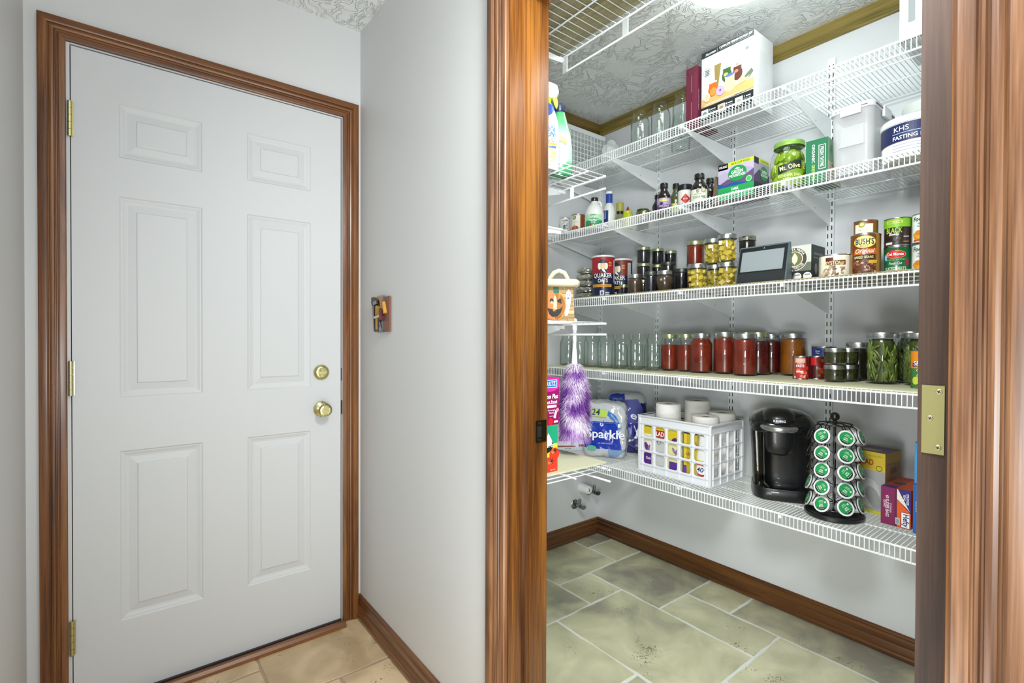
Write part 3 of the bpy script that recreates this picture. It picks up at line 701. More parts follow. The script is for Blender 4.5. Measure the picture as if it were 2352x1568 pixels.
jar('tall tomato jar in the middle of the row', 2.012, 1.108, L4, .0455, .176, 'wide', SAUCE, .86, LIDS, GR)
jar('bright red tomato jar standing forward in the row', 1.975, 1.001, L4, .0455, .168, 'wide', SAUCE, .86, LIDS, GR)
jar('dark red jar with gold lid behind the forward tomato jar', 2.068, .993, L4, .0450, .175, 'quart', SAUCE2, .80, LIDG, GR)
jar('dark red jar between the gold lid jar and the orange jar', 2.156, .979, L4, .038, .168, 'quart', SAUCE2, .82, LIDS, GR)
jar('dark red jar at the back, only its gold lid showing', 2.133, 1.075, L4, .044, .176, 'quart', SAUCE2, .82, LIDG, GR)
jar('dark red jar at the back behind the third tomato jar', 2.130, 1.165, L4, .044, .172, 'quart', SAUCE2, .82, LIDG, GR)
jar('quart jar of orange broth with silver lid', 2.140, .886, L4, .0475, .170, 'wide', ORANGE, .88, LIDS)
jar('quart jar packed with green beans on the right', 2.012, .548, L4, .0475, .172, 'wide', BEANB, .88, LIDS, 'green bean jars', extra=beans)
jar('green bean jar half hidden at the door frame', 2.030, .449, L4, .0470, .170, 'wide', BEANB, .88, LIDS, 'green bean jars', extra=beans)
jar('green bean jar at the back with only its lid visible', 2.125, .497, L4, .046, .176, 'wide', BEANB, .88, LIDS, 'green bean jars', extra=beans)
GD = 'small dark green jars'
def halfst(lab, x, y, z, r=.0345, h=.058, fill=DKGREEN, lid=LIDS, g=GD, lv=.92): return jar(lab, x, y, z, r, h, 'half', fill, lv, lid, g, name='small_jar')
halfst('lower small dark green jar of the front stack', 1.955, .671, L4)
halfst('upper small dark green jar of the front stack', 1.955, .671, L4+.0595)
halfst('lower small dark jar of the stack behind', 2.020, .652, L4)
halfst('upper small dark jar of the stack behind', 2.020, .652, L4+.0595)
jar('dark pint jar behind the small green stack', 2.102, .645, L4, .040, .137, 'wide', DARKJ, .85, LIDS)
jar('second dark pint jar, mostly hidden behind the bean jar', 2.157, .568, L4, .030, .122, 'wide', DARKJ, .85, LIDS)

# middle shelf jars
GB = 'small black jam jars'
def bj(lab, x, y, z, r=.0335, h=.074, lid=LIDG): return jar(lab, x, y, z, r, h, 'half', BLACKJ, .86, lid, GB, name='jam_jar')
for k, (w_) in enumerate(('bottom', 'middle', 'top')): bj('%s jam jar of the left black stack' % w_, 2.0, 1.523, L3+k*.0800, h=.079 if k else .0785)
for k, (w_) in enumerate(('bottom', 'middle', 'top')): bj('%s jam jar of the centre black stack' % w_, 2.075, 1.495, L3+k*.0795, .030, .078)
for k, (w_) in enumerate(('bottom', 'middle', 'top')): bj('%s jam jar of the right black stack' % w_, 2.125, 1.455, L3+k*.0760, .030, .074)
jar('round shouldered black jar, lower of two, right of the stacks', 2.0, 1.382, L3, .036, .076, 'half', BLACKJ, .86, LIDD, name='jam_jar')
jar('round shouldered black jar, upper of two, right of the stacks', 2.0, 1.382, L3+.0775, .036, .072, 'half', BLACKJ, .86, LIDD, name='jam_jar')
jar('slim black jar beside the low red jar', 1.990, 1.304, L3, .030, .110, 'wide', BLACKJ, .86, LIDD, name='jam_jar')
jar('tiny jar with a gold lid beside the second oats tub', 1.875, 1.543, L3, .0175, .050, 'half', BLACKJ, .8, LIDG, name='jam_jar')
jar('round brown jar left of the dark jam jar', 1.885, 1.484, L3, .0355, .094, 'squat', BROWNJ, .80, LIDS, name='jam_jar')
jar('plain dark jam jar between the two round brown jars', 1.905, 1.408, L3, .0335, .100, 'half', BLACKJ, .86, LIDD, name='jam_jar')
jb_ = jar('bulbous brown jar with a small gold seal', 1.872, 1.312, L3, .0365, .092, 'bulb', BROWNJ, .78, LIDS, name='jam_jar')
ink = Ink(lambda u, v, off: ((.0352+off)*cos(u/.035), (.0352+off)*sin(u/.035), v), True); ink.oval(-.014, .052, .0045, .0045, '#d8c48a', .0015); ink.oval(-.014, .052, .003, .003, '#a58a4a', .0018); ink.done('seal', jb_)
jar('low red jar at the bottom beside the yellow squash jar', 1.990, 1.236, L3, .034, .108, 'wide', SAUCE, .85, LIDG, 'red jars on the middle shelf')
jar('red jar with gold lid stacked on top of the low red jar', 1.990, 1.236, L3+.110, .0375, .114, 'wide', SAUCE, .85, LIDG, 'red jars on the middle shelf')
GY = 'yellow squash jars'
def yj(lab, x, y, z, r=.0385, h=.108): return jar(lab, x, y, z, r, h, 'wide', YEL, .82, LIDS, GY, extra=chunks(0, .0195, CHUNK))
yj('front left yellow squash jar', 1.880, 1.158, L3, .0400, .104)
yj('yellow squash jar behind, between the two front ones', 1.985, 1.140, L3, .036, .108)
yj('yellow squash jar stacked in the middle at the top', 1.985, 1.149, L3+.110, .0385, .110)
yj('yellow squash jar at the bottom right, by the tablet', 1.925, 1.052, L3, .0395, .102)
yj('yellow squash jar stacked top right behind the tablet', 1.930, 1.055, L3+.104, .0385, .113)
jar('jar with a patterned camouflage lid behind the tablet', 2.055, 1.035, L3+.10, .034, .122, 'wide', DARKJ, .85, liquid('#2b2d22', '#8d907c', scale=70), name='preserve_jar')
jar('dark jar under the patterned lid jar', 2.055, 1.035, L3, .034, .099, 'wide', DARKJ, .85, LIDD, name='preserve_jar')
# clear jars on the top shelf
GT = 'clear glass jars on the top shelf'
for lab, x, y, r, h in (('leftmost clear jar on the top shelf', 1.900, 1.471, .0430, .180), ('middle clear jar on the top shelf', 1.920, 1.372, .0430, .190), ('clear jar next to the maroon box on the top shelf', 1.945, 1.273, .0445, .206),
                        ('clear jar standing behind the middle one on the top shelf', 2.06, 1.36, .042, .178)):
    jar(lab, x, y, ZS[1]+.0018, r, h, 'quart', None, lid=None, group=GT, name='empty_jar', empty=True)

# ------------------------------------------------------------------ cans
TIN = M('#b9bcbb', .3, 1); TIND = M('#8b8e8d', .35, 1)
def can(name, label, x, y, z, r, h, side, cat='can', turn=0, rim=TIN, group=None, lidm=None):
    t = thing(name, label, cat, (x, y, z), face_cam(x, y)+turn, group)
    bm = bmesh.new(); add_lathe(bm, [(0, .002), (r-.003, .002), (r-.002, 0), (r+.0006, 0), (r+.0008, .002), (r, .0035), (r, h-.0035), (r+.0008, h-.002), (r+.0006, h), (r-.002, h), (r-.003, h-.003), (0, h-.003)], 40)
    for f in bm.faces:
        c = f.calc_center_median(); f.material_index = 1 if (c.z < .003 or c.z > h-.0032) else 0
    me = bm_obj('can_body', bm, side if not isinstance(side, str) else M(side, .35, coat=.3), t, 35); me.data.materials.append(rim)
    if lidm: lathe('plastic_lid', [(r+.0012, h-.008), (r+.0022, h-.007), (r+.0022, h+.0012), (r-.001, h+.002), (r-.003, h), (0, h)], lidm, t, 40)
    return t, Ink(on_cyl(r), True)
z3 = L3
# oats tubs
def oats(lab, x, y, r, h, turn, c1, c2):
    t, k = can('oats_tub', lab, x, y, z3, r, h, c2, 'tub', turn, M('#cfd0cc', .5), 'oats tubs', M('#d9dbd8', .4))
    k.rect(-.16, .105, h*.52, h*.955, c1); k.rect(-.02, .02, h*.955, h*.985, c1)
    # portrait of a smiling person in a wide hat
    k.oval(0, h*.60, .034, h*.12, '#22303f', .0007); k.oval(-.016, h*.74, .009, .018, '#ece6da', .0009); k.oval(.016, h*.74, .009, .018, '#ece6da', .0009)
    k.oval(0, h*.745, .0135, .020, '#e3c7a2', .0011); k.oval(0, h*.835, .026, .0055, '#1f2a3c', .0013); k.rect(-.014, .014, h*.835, h*.90, '#1f2a3c', .0013)
    k.poly([(-.006, h*.66), (.006, h*.66), (.018, h*.57), (.004, h*.60), (-.002, h*.63)], '#f2f0ea', .0013)
    k.oval(-.005, h*.765, .0016, .0012, '#3a2a20', .0013); k.oval(.005, h*.765, .0016, .0012, '#3a2a20', .0013); k.rect(-.005, .005, h*.71, h*.715, '#9a4b3a', .0013)
    k.rect(.030, .046, h*.80, h*.84, '#d08a3c', .0007); k.rect(.030, .046, h*.74, h*.775, '#d08a3c', .0007)
    k.rect(-.06, .06, h*.42, h*.56, c2, .0010); k.oval(0, h*.545, .06, h*.035, c2, .0010); k.ring(0, h*.40, .0, .0, c2)
    k.word('QUAKER', 0, h*.505, h*.105, '#f4f3ee', .0016, bold=.02, width=.096); k.word('OATS', 0, h*.39, h*.095, '#f4f3ee', .0016, bold=.02, width=.048)
    k.rect(-.060, .047, h*.235, h*.30, '#d79b3e', .0007); k.word('OLD FASHIONED', -.008, h*.265, h*.032, '#3a2410', .0016, width=.082)
    k.rect(-.014, .006, h*.03, h*.15, '#d5dbe2', .0007); k.oval(-.004, h*.09, .005, .008, '#33415c', .0012); k.rect(.012, .034, h*.03, h*.06, '#cfd5da', .0007); k.rect(.012, .034, h*.08, h*.11, '#cfd5da', .0007)
    k.rect(.062, .085, h*.35, h*.90, '#c7ccd2', .0007)
    for q in range(9): k.rect(.064, .083, h*(.38+q*.055), h*(.385+q*.055), '#5a5f68', .0011)
    k.done('printed_label', t)
oats('round oats tub in front, red and navy with a portrait', 1.895, 1.690, .0560, .205, -.05, '#a3202c', '#131b3a')
oats('second oats tub, behind the front one, brownish red', 2.025, 1.681, .0545, .200, -.55, '#7a2c22', '#141c3c')
t, k = can('mushroom_can', 'wide low can of sliced mushrooms with a cream label', 1.945, .668, z3, .0500, .085, '#cfc9ae', group=None)
k.rect(-.05, .045, .004, .081, '#e9e6d6'); k.rect(.045, .056, .004, .081, '#b5a76a'); k.rect(-.03, .03, .048, .064, '#6a4a1c', .0007); k.rect(-.030, -.006, .060, .074, '#57230f', .0008)
k.word('KEYSTONE', -.006, .056, .013, '#f0dfae', .0016, bold=.02, width=.062, arc=.09)
rr = random.Random(4)
for i in range(26): k.oval(rr.uniform(-.042, .024), rr.uniform(.012, .042), rr.uniform(.005, .010), rr.uniform(.003, .005), rr.choice(['#b79a7c', '#d7c3a8', '#8d7058', '#6c4c38']), .0008+i*.00004, rr.uniform(0, 3))
k.rect(-.02, .01, .005, .011, '#3f8a4c', .0022); k.done('printed_label', t)
t, k = can('bean_can', 'large can of baked beans with orange band and bean picture', 1.930, .575, z3, .0415, .139, '#8e5f26')
k.rect(-.042, .030, .004, .135, '#6d3b16'); k.rect(.030, .044, .004, .135, '#9a7132', .0006)
k.oval(-.003, .113, .031, .020, '#d9c94e', .0008); k.oval(-.003, .113, .028, .0175, '#e9e08a', .0010); k.word("BUSH'S", -.003, .114, .019, '#1d2550', .0018, bold=.03, width=.050)
k.word('BEST', -.003, .0995, .006, '#7a6a24', .0018, width=.022)
k.rect(-.034, .034, .072, .090, '#c2601e', .0010, .004); k.word('Original', -.002, .081, .015, '#f7efe0', .0018, shear=.3, bold=.01, width=.052)
k.rect(-.034, .024, .056, .070, '#1b1a14', .0010); k.word('BAKED BEANS', -.005, .063, .009, '#efe2a8', .0018, bold=.02, width=.052)
for i in range(60): k.oval(rr.uniform(-.036, .028), rr.uniform(.010, .050), .0052, .0034, rr.choice(['#7c5443', '#9a7160', '#5c382a', '#c0a090', '#4a281c']), .0009+i*.00002, rr.uniform(0, 3), 10)
k.rect(.006, .030, .042, .052, '#c8a63a', .0024, .003); k.done('printed_label', t)
t, k = can('pumpkin_can', 'small organic can stacked on the baked beans can', 1.930, .575, z3+.1395, .0335, .046, '#7c4a20')
k.rect(-.033, .020, .004, .033, '#e4e2c8'); k.rect(-.033, .020, .033, .042, '#6f3f1c'); k.oval(-.011, .031, .0095, .0095, '#8f8a2e', .0009); k.oval(-.011, .031, .006, .006, '#d3cd7c', .0012)
k.word('ORGANIC', -.008, .014, .005, '#9a9a80', .0016, width=.026); k.done('printed_label', t)
t, k = can('bean_can', 'black beans can with bright green top, stacked right', 1.962, .4965, z3+.0925, .0365, .0905, '#32211c')
k.rect(-.05, .038, .060, .0865, '#7ab52a'); k.rect(-.03, .012, .072, .080, '#c9cf6a', .0008); k.word('FRESH THYME', -.009, .076, .005, '#4d6a20', .0014, width=.034)
k.word('BLACK', -.010, .050, .017, '#9ccf3c', .0014, bold=.03, width=.042); k.word('Beans', -.010, .038, .008, '#f2f2ea', .0014, shear=.3, bold=.02, width=.026)
for i in range(12): k.oval(rr.uniform(-.030, .008), rr.uniform(.016, .032), .0058, .004, rr.choice(['#15110f', '#2a2320', '#3d3632']), .0008+i*.0001, rr.uniform(0, 3), 10)
k.rect(-.034, -.014, .006, .013, '#d9d5cc', .0012); k.rect(.014, .030, .028, .030, '#e8e4da', .0012); k.rect(.014, .030, .012, .014, '#c99b3c', .0012); k.done('printed_label', t)
t, k = can('beet_can', 'green can of sliced beets under the black beans can', 1.962, .4965, z3, .0365, .0915, '#12633a')
k.oval(-.006, .066, .028, .013, '#c8a83e', .0007); k.oval(-.006, .066, .026, .0115, '#c3212c', .0010); k.oval(-.014, .074, .010, .006, '#c3212c', .0010); k.word('Del Monte', -.006, .067, .0095, '#ffffff', .0016, bold=.02, width=.042)
k.word('MADE WITH', -.006, .049, .005, '#9fc39f', .0014, width=.05); k.word('Fresh Cut', -.006, .038, .009, '#f4f4ee', .0014, shear=.3, width=.034); k.word('SLICED BEETS', -.006, .021, .010, '#e9edcf', .0014, bold=.02, width=.056)
k.oval(.026, .040, .005, .012, '#a02c3e', .0010); k.oval(-.034, .058, .005, .010, '#9dc7e6', .0010); k.done('printed_label', t)
for lab, zz in (('lower white yam can cut off by the door frame', 0), ('upper white yam can cut off by the door frame', .0925)):
    t, k = can('yam_can', lab, 1.952, .4205, z3+zz, .0365, .0905, '#dfe6e2', group='white yam cans')
    k.word('Food', -.020, .074, .013, '#1d3a2c', .0014, shear=.2, bold=.02, width=.034); k.oval(-.014, .060, .010, .003, '#6fae3c', .0009); k.word('YAMS', -.018, .052, .006, '#3d5d4a', .0014, width=.018)
    for a, b, c in ((-.030, .026, '#d8942a'), (-.022, .032, '#c77c22'), (-.016, .020, '#e0a23c'), (-.026, .018, '#d08a28')): k.oval(a, b, .009, .0075, c, .0010+abs(b)*.01)
    k.rect(-.036, .02, .006, .012, '#b5532a', .0008); k.done('printed_label', t)
t, k = can('coffee_can', 'dark can half hidden behind the large baked beans can', 2.040, .660, z3, .034, .098, '#4a3128'); k.rect(-.036, 0, .05, .09, '#26221f'); k.word('G', -.026, .07, .02, '#e9e5dc', .0016); k.rect(-.036, 0, .012, .026, '#b0683a', .0008); k.done('printed_label', t)
# lined shelf cans
t, k = can('paste_can', 'small tomato paste can in front, red label', 1.980, .792, L4, .0262, .085, '#7a1c1c', group='tomato paste cans', turn=.1)
def paste(k):
    k.rect(-.032, -.024, .004, .081, '#5f6a44', .0006); k.rect(-.024, .016, .004, .081, '#b3312c', .0006); k.rect(-.020, .012, .062, .078, '#d8b2a0', .0009); k.word('TOMATO', -.004, .058, .005, '#f3e4da', .0014, width=.022); k.word('PASTE', -.004, .050, .009, '#ffffff', .0014, bold=.03, width=.026)
    for i in range(14): k.oval(rr.uniform(-.022, .026), rr.uniform(.006, .045), .006, .006, rr.choice(['#d8392c', '#a81e1c', '#e9705a', '#6a1513', '#c9c39a']), .0008+i*.00005, 0, 10)
    k.rect(-.016, .006, .026, .032, '#f2d6cc', .0020); k.rect(-.024, -.018, .005, .011, '#e9e5da', .002)
paste(k); k.done('printed_label', t)
t, k = can('paste_can', 'second tomato paste can with a dark red stripe', 2.035, .758, L4, .0262, .085, '#6d1416', group='tomato paste cans', turn=-.5)
k.rect(-.006, .012, .052, .081, '#c01b22', .0007); k.rect(-.006, .012, .004, .052, '#3a0d10', .0007)
for i in range(10): k.oval(rr.uniform(.016, .034), rr.uniform(.01, .075), .005, .006, rr.choice(['#d8392c', '#a81e1c', '#6a1513', '#4d6a2a']), .0008+i*.00005, 0, 10)
k.done('printed_label', t)
t, k = can('paste_can', 'third tomato paste can, mostly hidden behind the others', 2.090, .738, L4, .0262, .083, '#6d1416', group='tomato paste cans'); paste(k); k.done('printed_label', t)
t, k = can('vegetable_can', 'blue labelled can behind the tomato paste cans', 2.150, .775, L4, .042, .120, '#3b4a8c')
k.rect(-.036, .040, .03, .075, '#d7dcd8', .0007); k.oval(-.022, .100, .0135, .012, '#14295c', .0009); k.word('Great', -.022, .103, .006, '#ffffff', .0014, width=.017); k.word('Value', -.022, .095, .005, '#ffffff', .0014, width=.015); k.oval(.020, .078, .020, .022, '#dfe4dc', .0010); k.done('printed_label', t)
t, k = can('cleaner_can', 'orange and green labelled can at the right end of the lined shelf', 1.930, .4165, L4, .0345, .118, '#3f7a3c')
k.rect(-.05, .04, .062, .114, '#e28a1e'); k.poly([(-.034, .066), (-.010, .070), (.02, .066), (.02, .088), (-.010, .084), (-.034, .078)], '#4a2c7a', .0012); k.word('SEAS', -.012, .077, .013, '#ffffff', .0022, bold=.03, shear=.15, width=.034)
k.oval(-.006, .098, .012, .010, '#24305e', .0009); k.oval(-.006, .098, .009, .007, '#f4e9d0', .0012); k.word('C', -.018, .056, .008, '#ffffff', .0014); k.oval(-.010, .036, .012, .014, '#8cc24a', .0010); k.oval(-.024, .024, .010, .012, '#d4d94a', .0012); k.done('printed_label', t)

# ------------------------------------------------------------------ bottles on the second shelf
Z2 = ZS[2]+.0018
BLK = M('#17181a', .3, coat=.4)
def bottle(name, label, x, y, z, prof, mat, cap=None, capm=BLK, turn=0, cat='bottle', group=None, sx=1, sy=1):
    t = thing(name, label, cat, (x, y, z), face_cam(x, y)+turn, group)
    lathe('bottle_body', prof, mat, t, 36, sx=sx, sy=sy, smooth=60)
    if cap: lathe('cap', cap, capm, t, 28)
    return t
def cap(r, z0, z1, k=.0015): return [(r, z0), (r+k*.3, z0+.001), (r, z1-k), (r-k, z1), (0, z1)]
t, k = can('baking_powder_can', 'small white baking powder can with black lettering', 1.840, 1.913, Z2, .0262, .086, '#e6e7e4', cat='can')
k.word('CLABBER', 0, .072, .008, '#1b1b1d', .0014, bold=.03, width=.034, arc=.06); k.word('GIRL', 0, .062, .007, '#1b1b1d', .0014, bold=.03, width=.018)
k.rect(-.017, .017, .024, .055, '#3a4446', .0007); k.rect(-.015, .015, .026, .053, '#cfd6d4', .0010); k.oval(-.003, .038, .006, .011, '#4a5557', .0013); k.oval(.007, .045, .005, .004, '#5e696b', .0013); k.poly([(-.012, .028), (.012, .028), (.006, .034), (-.008, .036)], '#6c7678', .0014)
k.word('BAKING', 0, .010, .006, '#1b1b1d', .0014, width=.028); k.done('printed_label', t)
t, k = can('pumpkin_can', 'orange brown can with a white label and painted pumpkin', 1.862, 1.838, Z2, .0372, .092, '#8a4614', cat='can')
k.rect(-.048, .012, .004, .086, '#d5d8cd'); k.oval(-.020, .074, .0095, .0095, '#3a4a22', .0009); k.oval(-.020, .074, .006, .006, '#b7c46a', .0012); k.word('PUMPKIN', -.012, .050, .005, '#a9b0a4', .0014, width=.030)
for a, b, c in ((-.026, .011, '#a8502a'), (-.008, .011, '#8f3d1c'), (-.017, .012, '#c0643a')): k.oval(a, .016, b, .014, c, .0010+b*.01)
k.rect(-.019, -.016, .028, .036, '#3c4a28', .0014); k.done('printed_label', t)
# maple jug
t = bottle('syrup_jug', 'white maple syrup jug with green label and black cap', 1.862, 1.722, Z2, [(0, 0), (.044, 0), (.048, .004), (.0485, .060), (.047, .082), (.040, .104), (.028, .121), (.018, .130), (.0165, .138), (.0165, .146), (0, .146)], M('#e4e6e2', .35, coat=.3), cap(.018, .139, .158), BLK)
tube('handle', [(0, .015, .137), (0, .027, .136), (0, .033, .125), (0, .033, .106), (0, .028, .094)], [.0045, .005, .005, .005, .0055], M('#e4e6e2', .35, coat=.3), t)
k = Ink(lambda u, v, off: ((.0486+off)*cos(u/.0486), (.0486+off)*sin(u/.0486), v), True)
k.rect(-.052, .042, .004, .036, '#2f8f63'); k.rect(-.052, .042, .036, .066, '#a9dbb0'); k.oval(-.006, .036, .034, .012, '#2f8f63', .0007); k.poly([(-.022, .040), (-.006, .053), (.010, .040)], '#2f8f63', .0009)
k.rect(-.020, .008, .060, .066, '#3a6a4e', .0012); k.word('FRESH THYME', -.006, .063, .004, '#e6f0e2', .0016, width=.026); k.word('ORGANIC', -.006, .048, .005, '#f4f6f0', .0016, width=.020); k.word('MAPLE', -.006, .037, .010, '#f4f6f0', .0016, bold=.03, width=.034); k.word('Syrup', -.006, .026, .008, '#f4f6f0', .0016, shear=.3, bold=.02, width=.022)
for a in (-.024, .016): k.oval(a, .014, .007, .006, '#7b5a3a', .0014)
k.oval(-.006, .012, .004, .004, '#c9d84a', .0016); k.rect(.044, .058, .004, .064, '#e9ebe8', .0007)
for q in range(8): k.rect(.046, .056, .008+q*.007, .0095+q*.007, '#4a4f4c', .0011)
k.done('printed_label', t)
t = bottle('dressing_bottle', 'tall white dressing bottle with blue sleeve on the neck', 1.945, 1.698, Z2, [(0, 0), (.028, 0), (.031, .004), (.0315, .085), (.029, .108), (.020, .130), (.0165, .138), (.0165, .192), (0, .192)], M('#dfe2da', .3, coat=.3), [(.0172, .138), (.0172, .186), (.0165, .192), (.0165, .198), (0, .198)], M('#24469a', .35))
t.children[1].data.materials.append(WHITE)
for p in t.children[1].data.polygons:
    if sum(t.children[1].data.vertices[v].co.z for v in p.vertices)/len(p.vertices) > .1885: p.material_index = 1
k = Ink(on_cyl(.0315), True); k.rect(-.034, -.004, .006, .098, '#1d3577'); k.word('RANCH', -.020, .075, .009, '#dfe4f0', .0014, rot=pi/2, width=.036); k.oval(-.016, .022, .010, .014, '#8a6a5a', .0010); k.oval(-.018, .026, .005, .006, '#d5c8bb', .0013); k.done('printed_label', t)
bottle('sauce_bottle', 'short clear olive bottle with a yellow green cap', 2.035, 1.702, Z2, [(0, 0), (.026, 0), (.028, .004), (.028, .060), (.024, .078), (.0165, .092), (.0165, .112), (0, .112)], M('#8a8c62', .2, coat=.5), cap(.0195, .112, .158), M('#a8a64e', .35)).location.z = Z2
t = [o for o in COL.objects if o.name == 'sauce_bottle'][0]; lathe('collar', [(.0175, .098), (.018, .099), (.018, .112), (.017, .113)], BLK, t)
t = bottle('mustard_bottle', 'yellow green mustard bottle with a red pointed tip', 1.995, 1.618, Z2, [(0, 0), (.024, 0), (.0265, .004), (.0265, .060), (.024, .074), (.021, .080), (0, .080)], M('#b5c41f', .35, coat=.3), [(.022, .078), (.0225, .082), (.0225, .090), (.012, .093), (.0085, .093), (.0025, .114), (0, .114)], M('#b9c52a', .35))
lathe('red_tip', [(.0092, .0935), (.0088, .095), (.003, .1145), (0, .1155)], M('#a31c1c', .35), t)
t = jar('round jar with a dark green lid at the back of the bottle shelf', 2.060, 1.575, Z2, .030, .100, 'half', liquid('#5a5232', '#77704a'), .85, M('#1f4a2c', .4), name='condiment_jar')
jar('low wide jar with a brass coloured lid in front of the green lid', 1.930, 1.470, Z2, .0385, .047, 'half', liquid('#4a4430', '#6a6448'), .8, M('#9a9464', .3, .9), name='condiment_jar')
def sauce(lab, x, y, r, h, body, capm=BLK, label=None):
    nr = r*.50
    t = bottle('sauce_bottle', lab, x, y, Z2, [(0, 0), (r*.9, 0), (r, .004), (r, h*.50), (r*.93, h*.58), (r*.70, h*.68), (nr, h*.76), (nr*.95, h*.87), (0, h*.87)], body, [(nr*1.08, h*.84), (nr*1.15, h*.845), (nr*1.15, h*.98), (nr*1.05, h), (0, h)], capm)
    k = Ink(on_cyl(r), True)
    if label: label(k, r, h); k.done('printed_label', t)
    return t
DG = M('#1d1714', .12, coat=.8)
def l1(k, r, h):
    k.rect(-.040, .036, .010, h*.47, '#9a86b4'); k.oval(0, h*.40, .022, .0055, '#d9d86a', .0009); k.word('FRESH THYME', 0, h*.40, .005, '#5a6a2a', .0016, width=.036); k.rect(-.040, .036, .010, h*.25, '#4c2f5c', .0008); k.word('GARLIC GINGER', 0, h*.20, .008, '#d8cfe4', .0016, bold=.02, width=.046); k.oval(-.010, h*.29, .008, .006, '#3a2348', .0011)
sauce('dark sauce bottle with a purple label', 1.862, 1.311, .0300, .131, DG, label=l1)
def l2(k, r, h): k.rect(-.030, .030, .010, h*.36, '#8fae2c'); k.oval(0, h*.30, .016, .005, '#e0e28a', .0009); k.rect(-.004, .004, h*.38, h*.46, '#d8d6c0', .0009)
sauce('green bottle with a lime label behind the purple label bottle', 1.935, 1.300, .0255, .141, M('#4c5030', .15, coat=.8), label=l2)
sauce('thin dark bottle at the left of the sauce bottles, mostly hidden', 1.935, 1.395, .026, .112, DG)
def l3(k, r, h): k.rect(-.040, .036, .008, h*.46, '#c9cfb8'); k.oval(.016, h*.42, .011, .010, '#8c8672', .0009); k.oval(.016, h*.42, .007, .0065, '#b9b29a', .0012); k.oval(-.006, h*.41, .0065, .010, '#7d8279', .0010); k.rect(-.020, .008, h*.295, h*.31, '#6b7068', .0010); k.word('SUGAR FREE', 0, h*.21, .010, '#3a3f30', .0016, bold=.02, width=.048)
sauce('dark barbecue bottle with a pale green label', 1.862, 1.140, .0350, .128, DG, label=l3)
sauce('dark bottle behind the pale green label bottle', 1.960, 1.150, .0285, .132, DG)
t = bottle('spice_jar', 'short jar with a wide black lid and red diamond label', 1.900, 1.231, Z2, [(0, 0), (.029, 0), (.031, .004), (.031, .082), (.028, .088), (0, .088)], M('#d0cfc8', .3, coat=.4), [(.0305, .086), (.032, .088), (.032, .106), (.029, .110), (0, .110)], BLK)
k = Ink(on_cyl(.031), True); k.rect(-.038, .034, .004, .026, '#1f5a4a'); k.poly([(-.018, .046), (.002, .024), (.022, .046), (.002, .068)], '#b3261f', .0010); k.rect(-.038, .034, .004, .010, '#7a3a34', .0008); k.word('RUB', .002, .046, .007, '#f0d9d0', .0018, width=.018); k.word('SPICE', .0, .019, .007, '#e9efe6', .0016, width=.03); k.done('printed_label', t)

def carton(name, label, x, y, z, w, d, h, mat, rz, cat='box', group=None, bev=.0012):
    """x, y = front-left corner seen from the front; front face turned by rz (0 = facing -x, the front runs in -y)"""
    t = thing(name, label, cat, (x, y, z), rz, group)
    bm = bmesh.new(); add_box(bm, 0, d, -w, 0, 0, h, 0, bev); bm_obj('carton', bm, mat, t, 35)
    front = Ink(on_plane((0, 0, 0), (0, -1, 0), (0, 0, 1), (-1, 0, 0)))          # u to the viewer's right
    side = Ink(on_plane((0, -w, 0), (1, 0, 0), (0, 0, 1), (0, -1, 0)))           # right-hand side face
    topf = Ink(on_plane((0, 0, h), (0, -1, 0), (1, 0, 0), (0, 0, 1)))
    return t, front, side, topf
# pod box
t, f, s, tp = carton('coffee_pod_box', 'green and purple coffee pod box with a mountain picture', 1.868, 1.060, Z2, .142, .125, .142, M('#8f8a9c', .4), 0)
f.rect(0, .142, .127, .142, '#c0d435'); f.rect(0, .040, .118, .142, '#171a18', .0008); f.word('KEURIG', .020, .130, .009, '#ffffff', .0012, bold=.02, width=.031); f.word('60 K-CUP PODS', .090, .134, .008, '#24401c', .0012, bold=.02, width=.072)
f.rect(0, .142, .045, .127, '#a9a0b8'); f.poly([(0, .100), (.03, .108), (.07, .094), (.11, .112), (.142, .100), (.142, .127), (0, .127)], '#b9a9c8', .0008); f.poly([(0, .060), (.04, .078), (.08, .066), (.142, .098), (.142, .045), (0, .045)], '#5e4a72', .0010); f.poly([(0, .045), (0, .066), (.03, .056), (.07, .062), (.142, .045)], '#1f4a8a', .0012)
f.rect(0, .142, 0, .048, '#23934f', .0014); f.oval(.078, .094, .037, .030, '#1f8a48', .0018); f.word('GREEN', .078, .100, .013, '#ffffff', .0024, bold=.03, width=.046); f.word('MOUNTAIN', .078, .086, .011, '#ffffff', .0024, bold=.03, width=.064); f.poly([(.066, .110), (.078, .117), (.090, .110)], '#ffffff', .0024)
f.oval(.124, .062, .013, .013, '#3fae5a', .0020); f.ring(.124, .062, .009, .010, '#e4f2e4', .0024); f.word('DARK', .070, .036, .010, '#ffffff', .0020, bold=.03, width=.028); f.word('MAGIC', .070, .022, .010, '#ffffff', .0020, bold=.03, width=.034)
s.rect(0, .125, .127, .142, '#c0d435'); s.rect(0, .036, .118, .142, '#171a18', .0008); s.rect(0, .125, .045, .127, '#a9a0b8'); s.poly([(0, .070), (.04, .100), (.09, .075), (.125, .09), (.125, .03), (0, .03)], '#49405c', .0008); s.rect(0, .125, 0, .05, '#26302e', .0012)
s.oval(.078, .088, .030, .028, '#1f8a48', .0016); s.word('GREEN', .078, .094, .012, '#ffffff', .0022, bold=.03, width=.040); s.word('MOUNTAIN', .078, .080, .010, '#ffffff', .0022, bold=.03, width=.054); s.word('K-CUP PODS', .082, .134, .006, '#24401c', .0012, width=.06)
for q, n_ in ((f, 'printed_front'), (s, 'printed_side')): q.done(n_, t)
tp.bm.free()
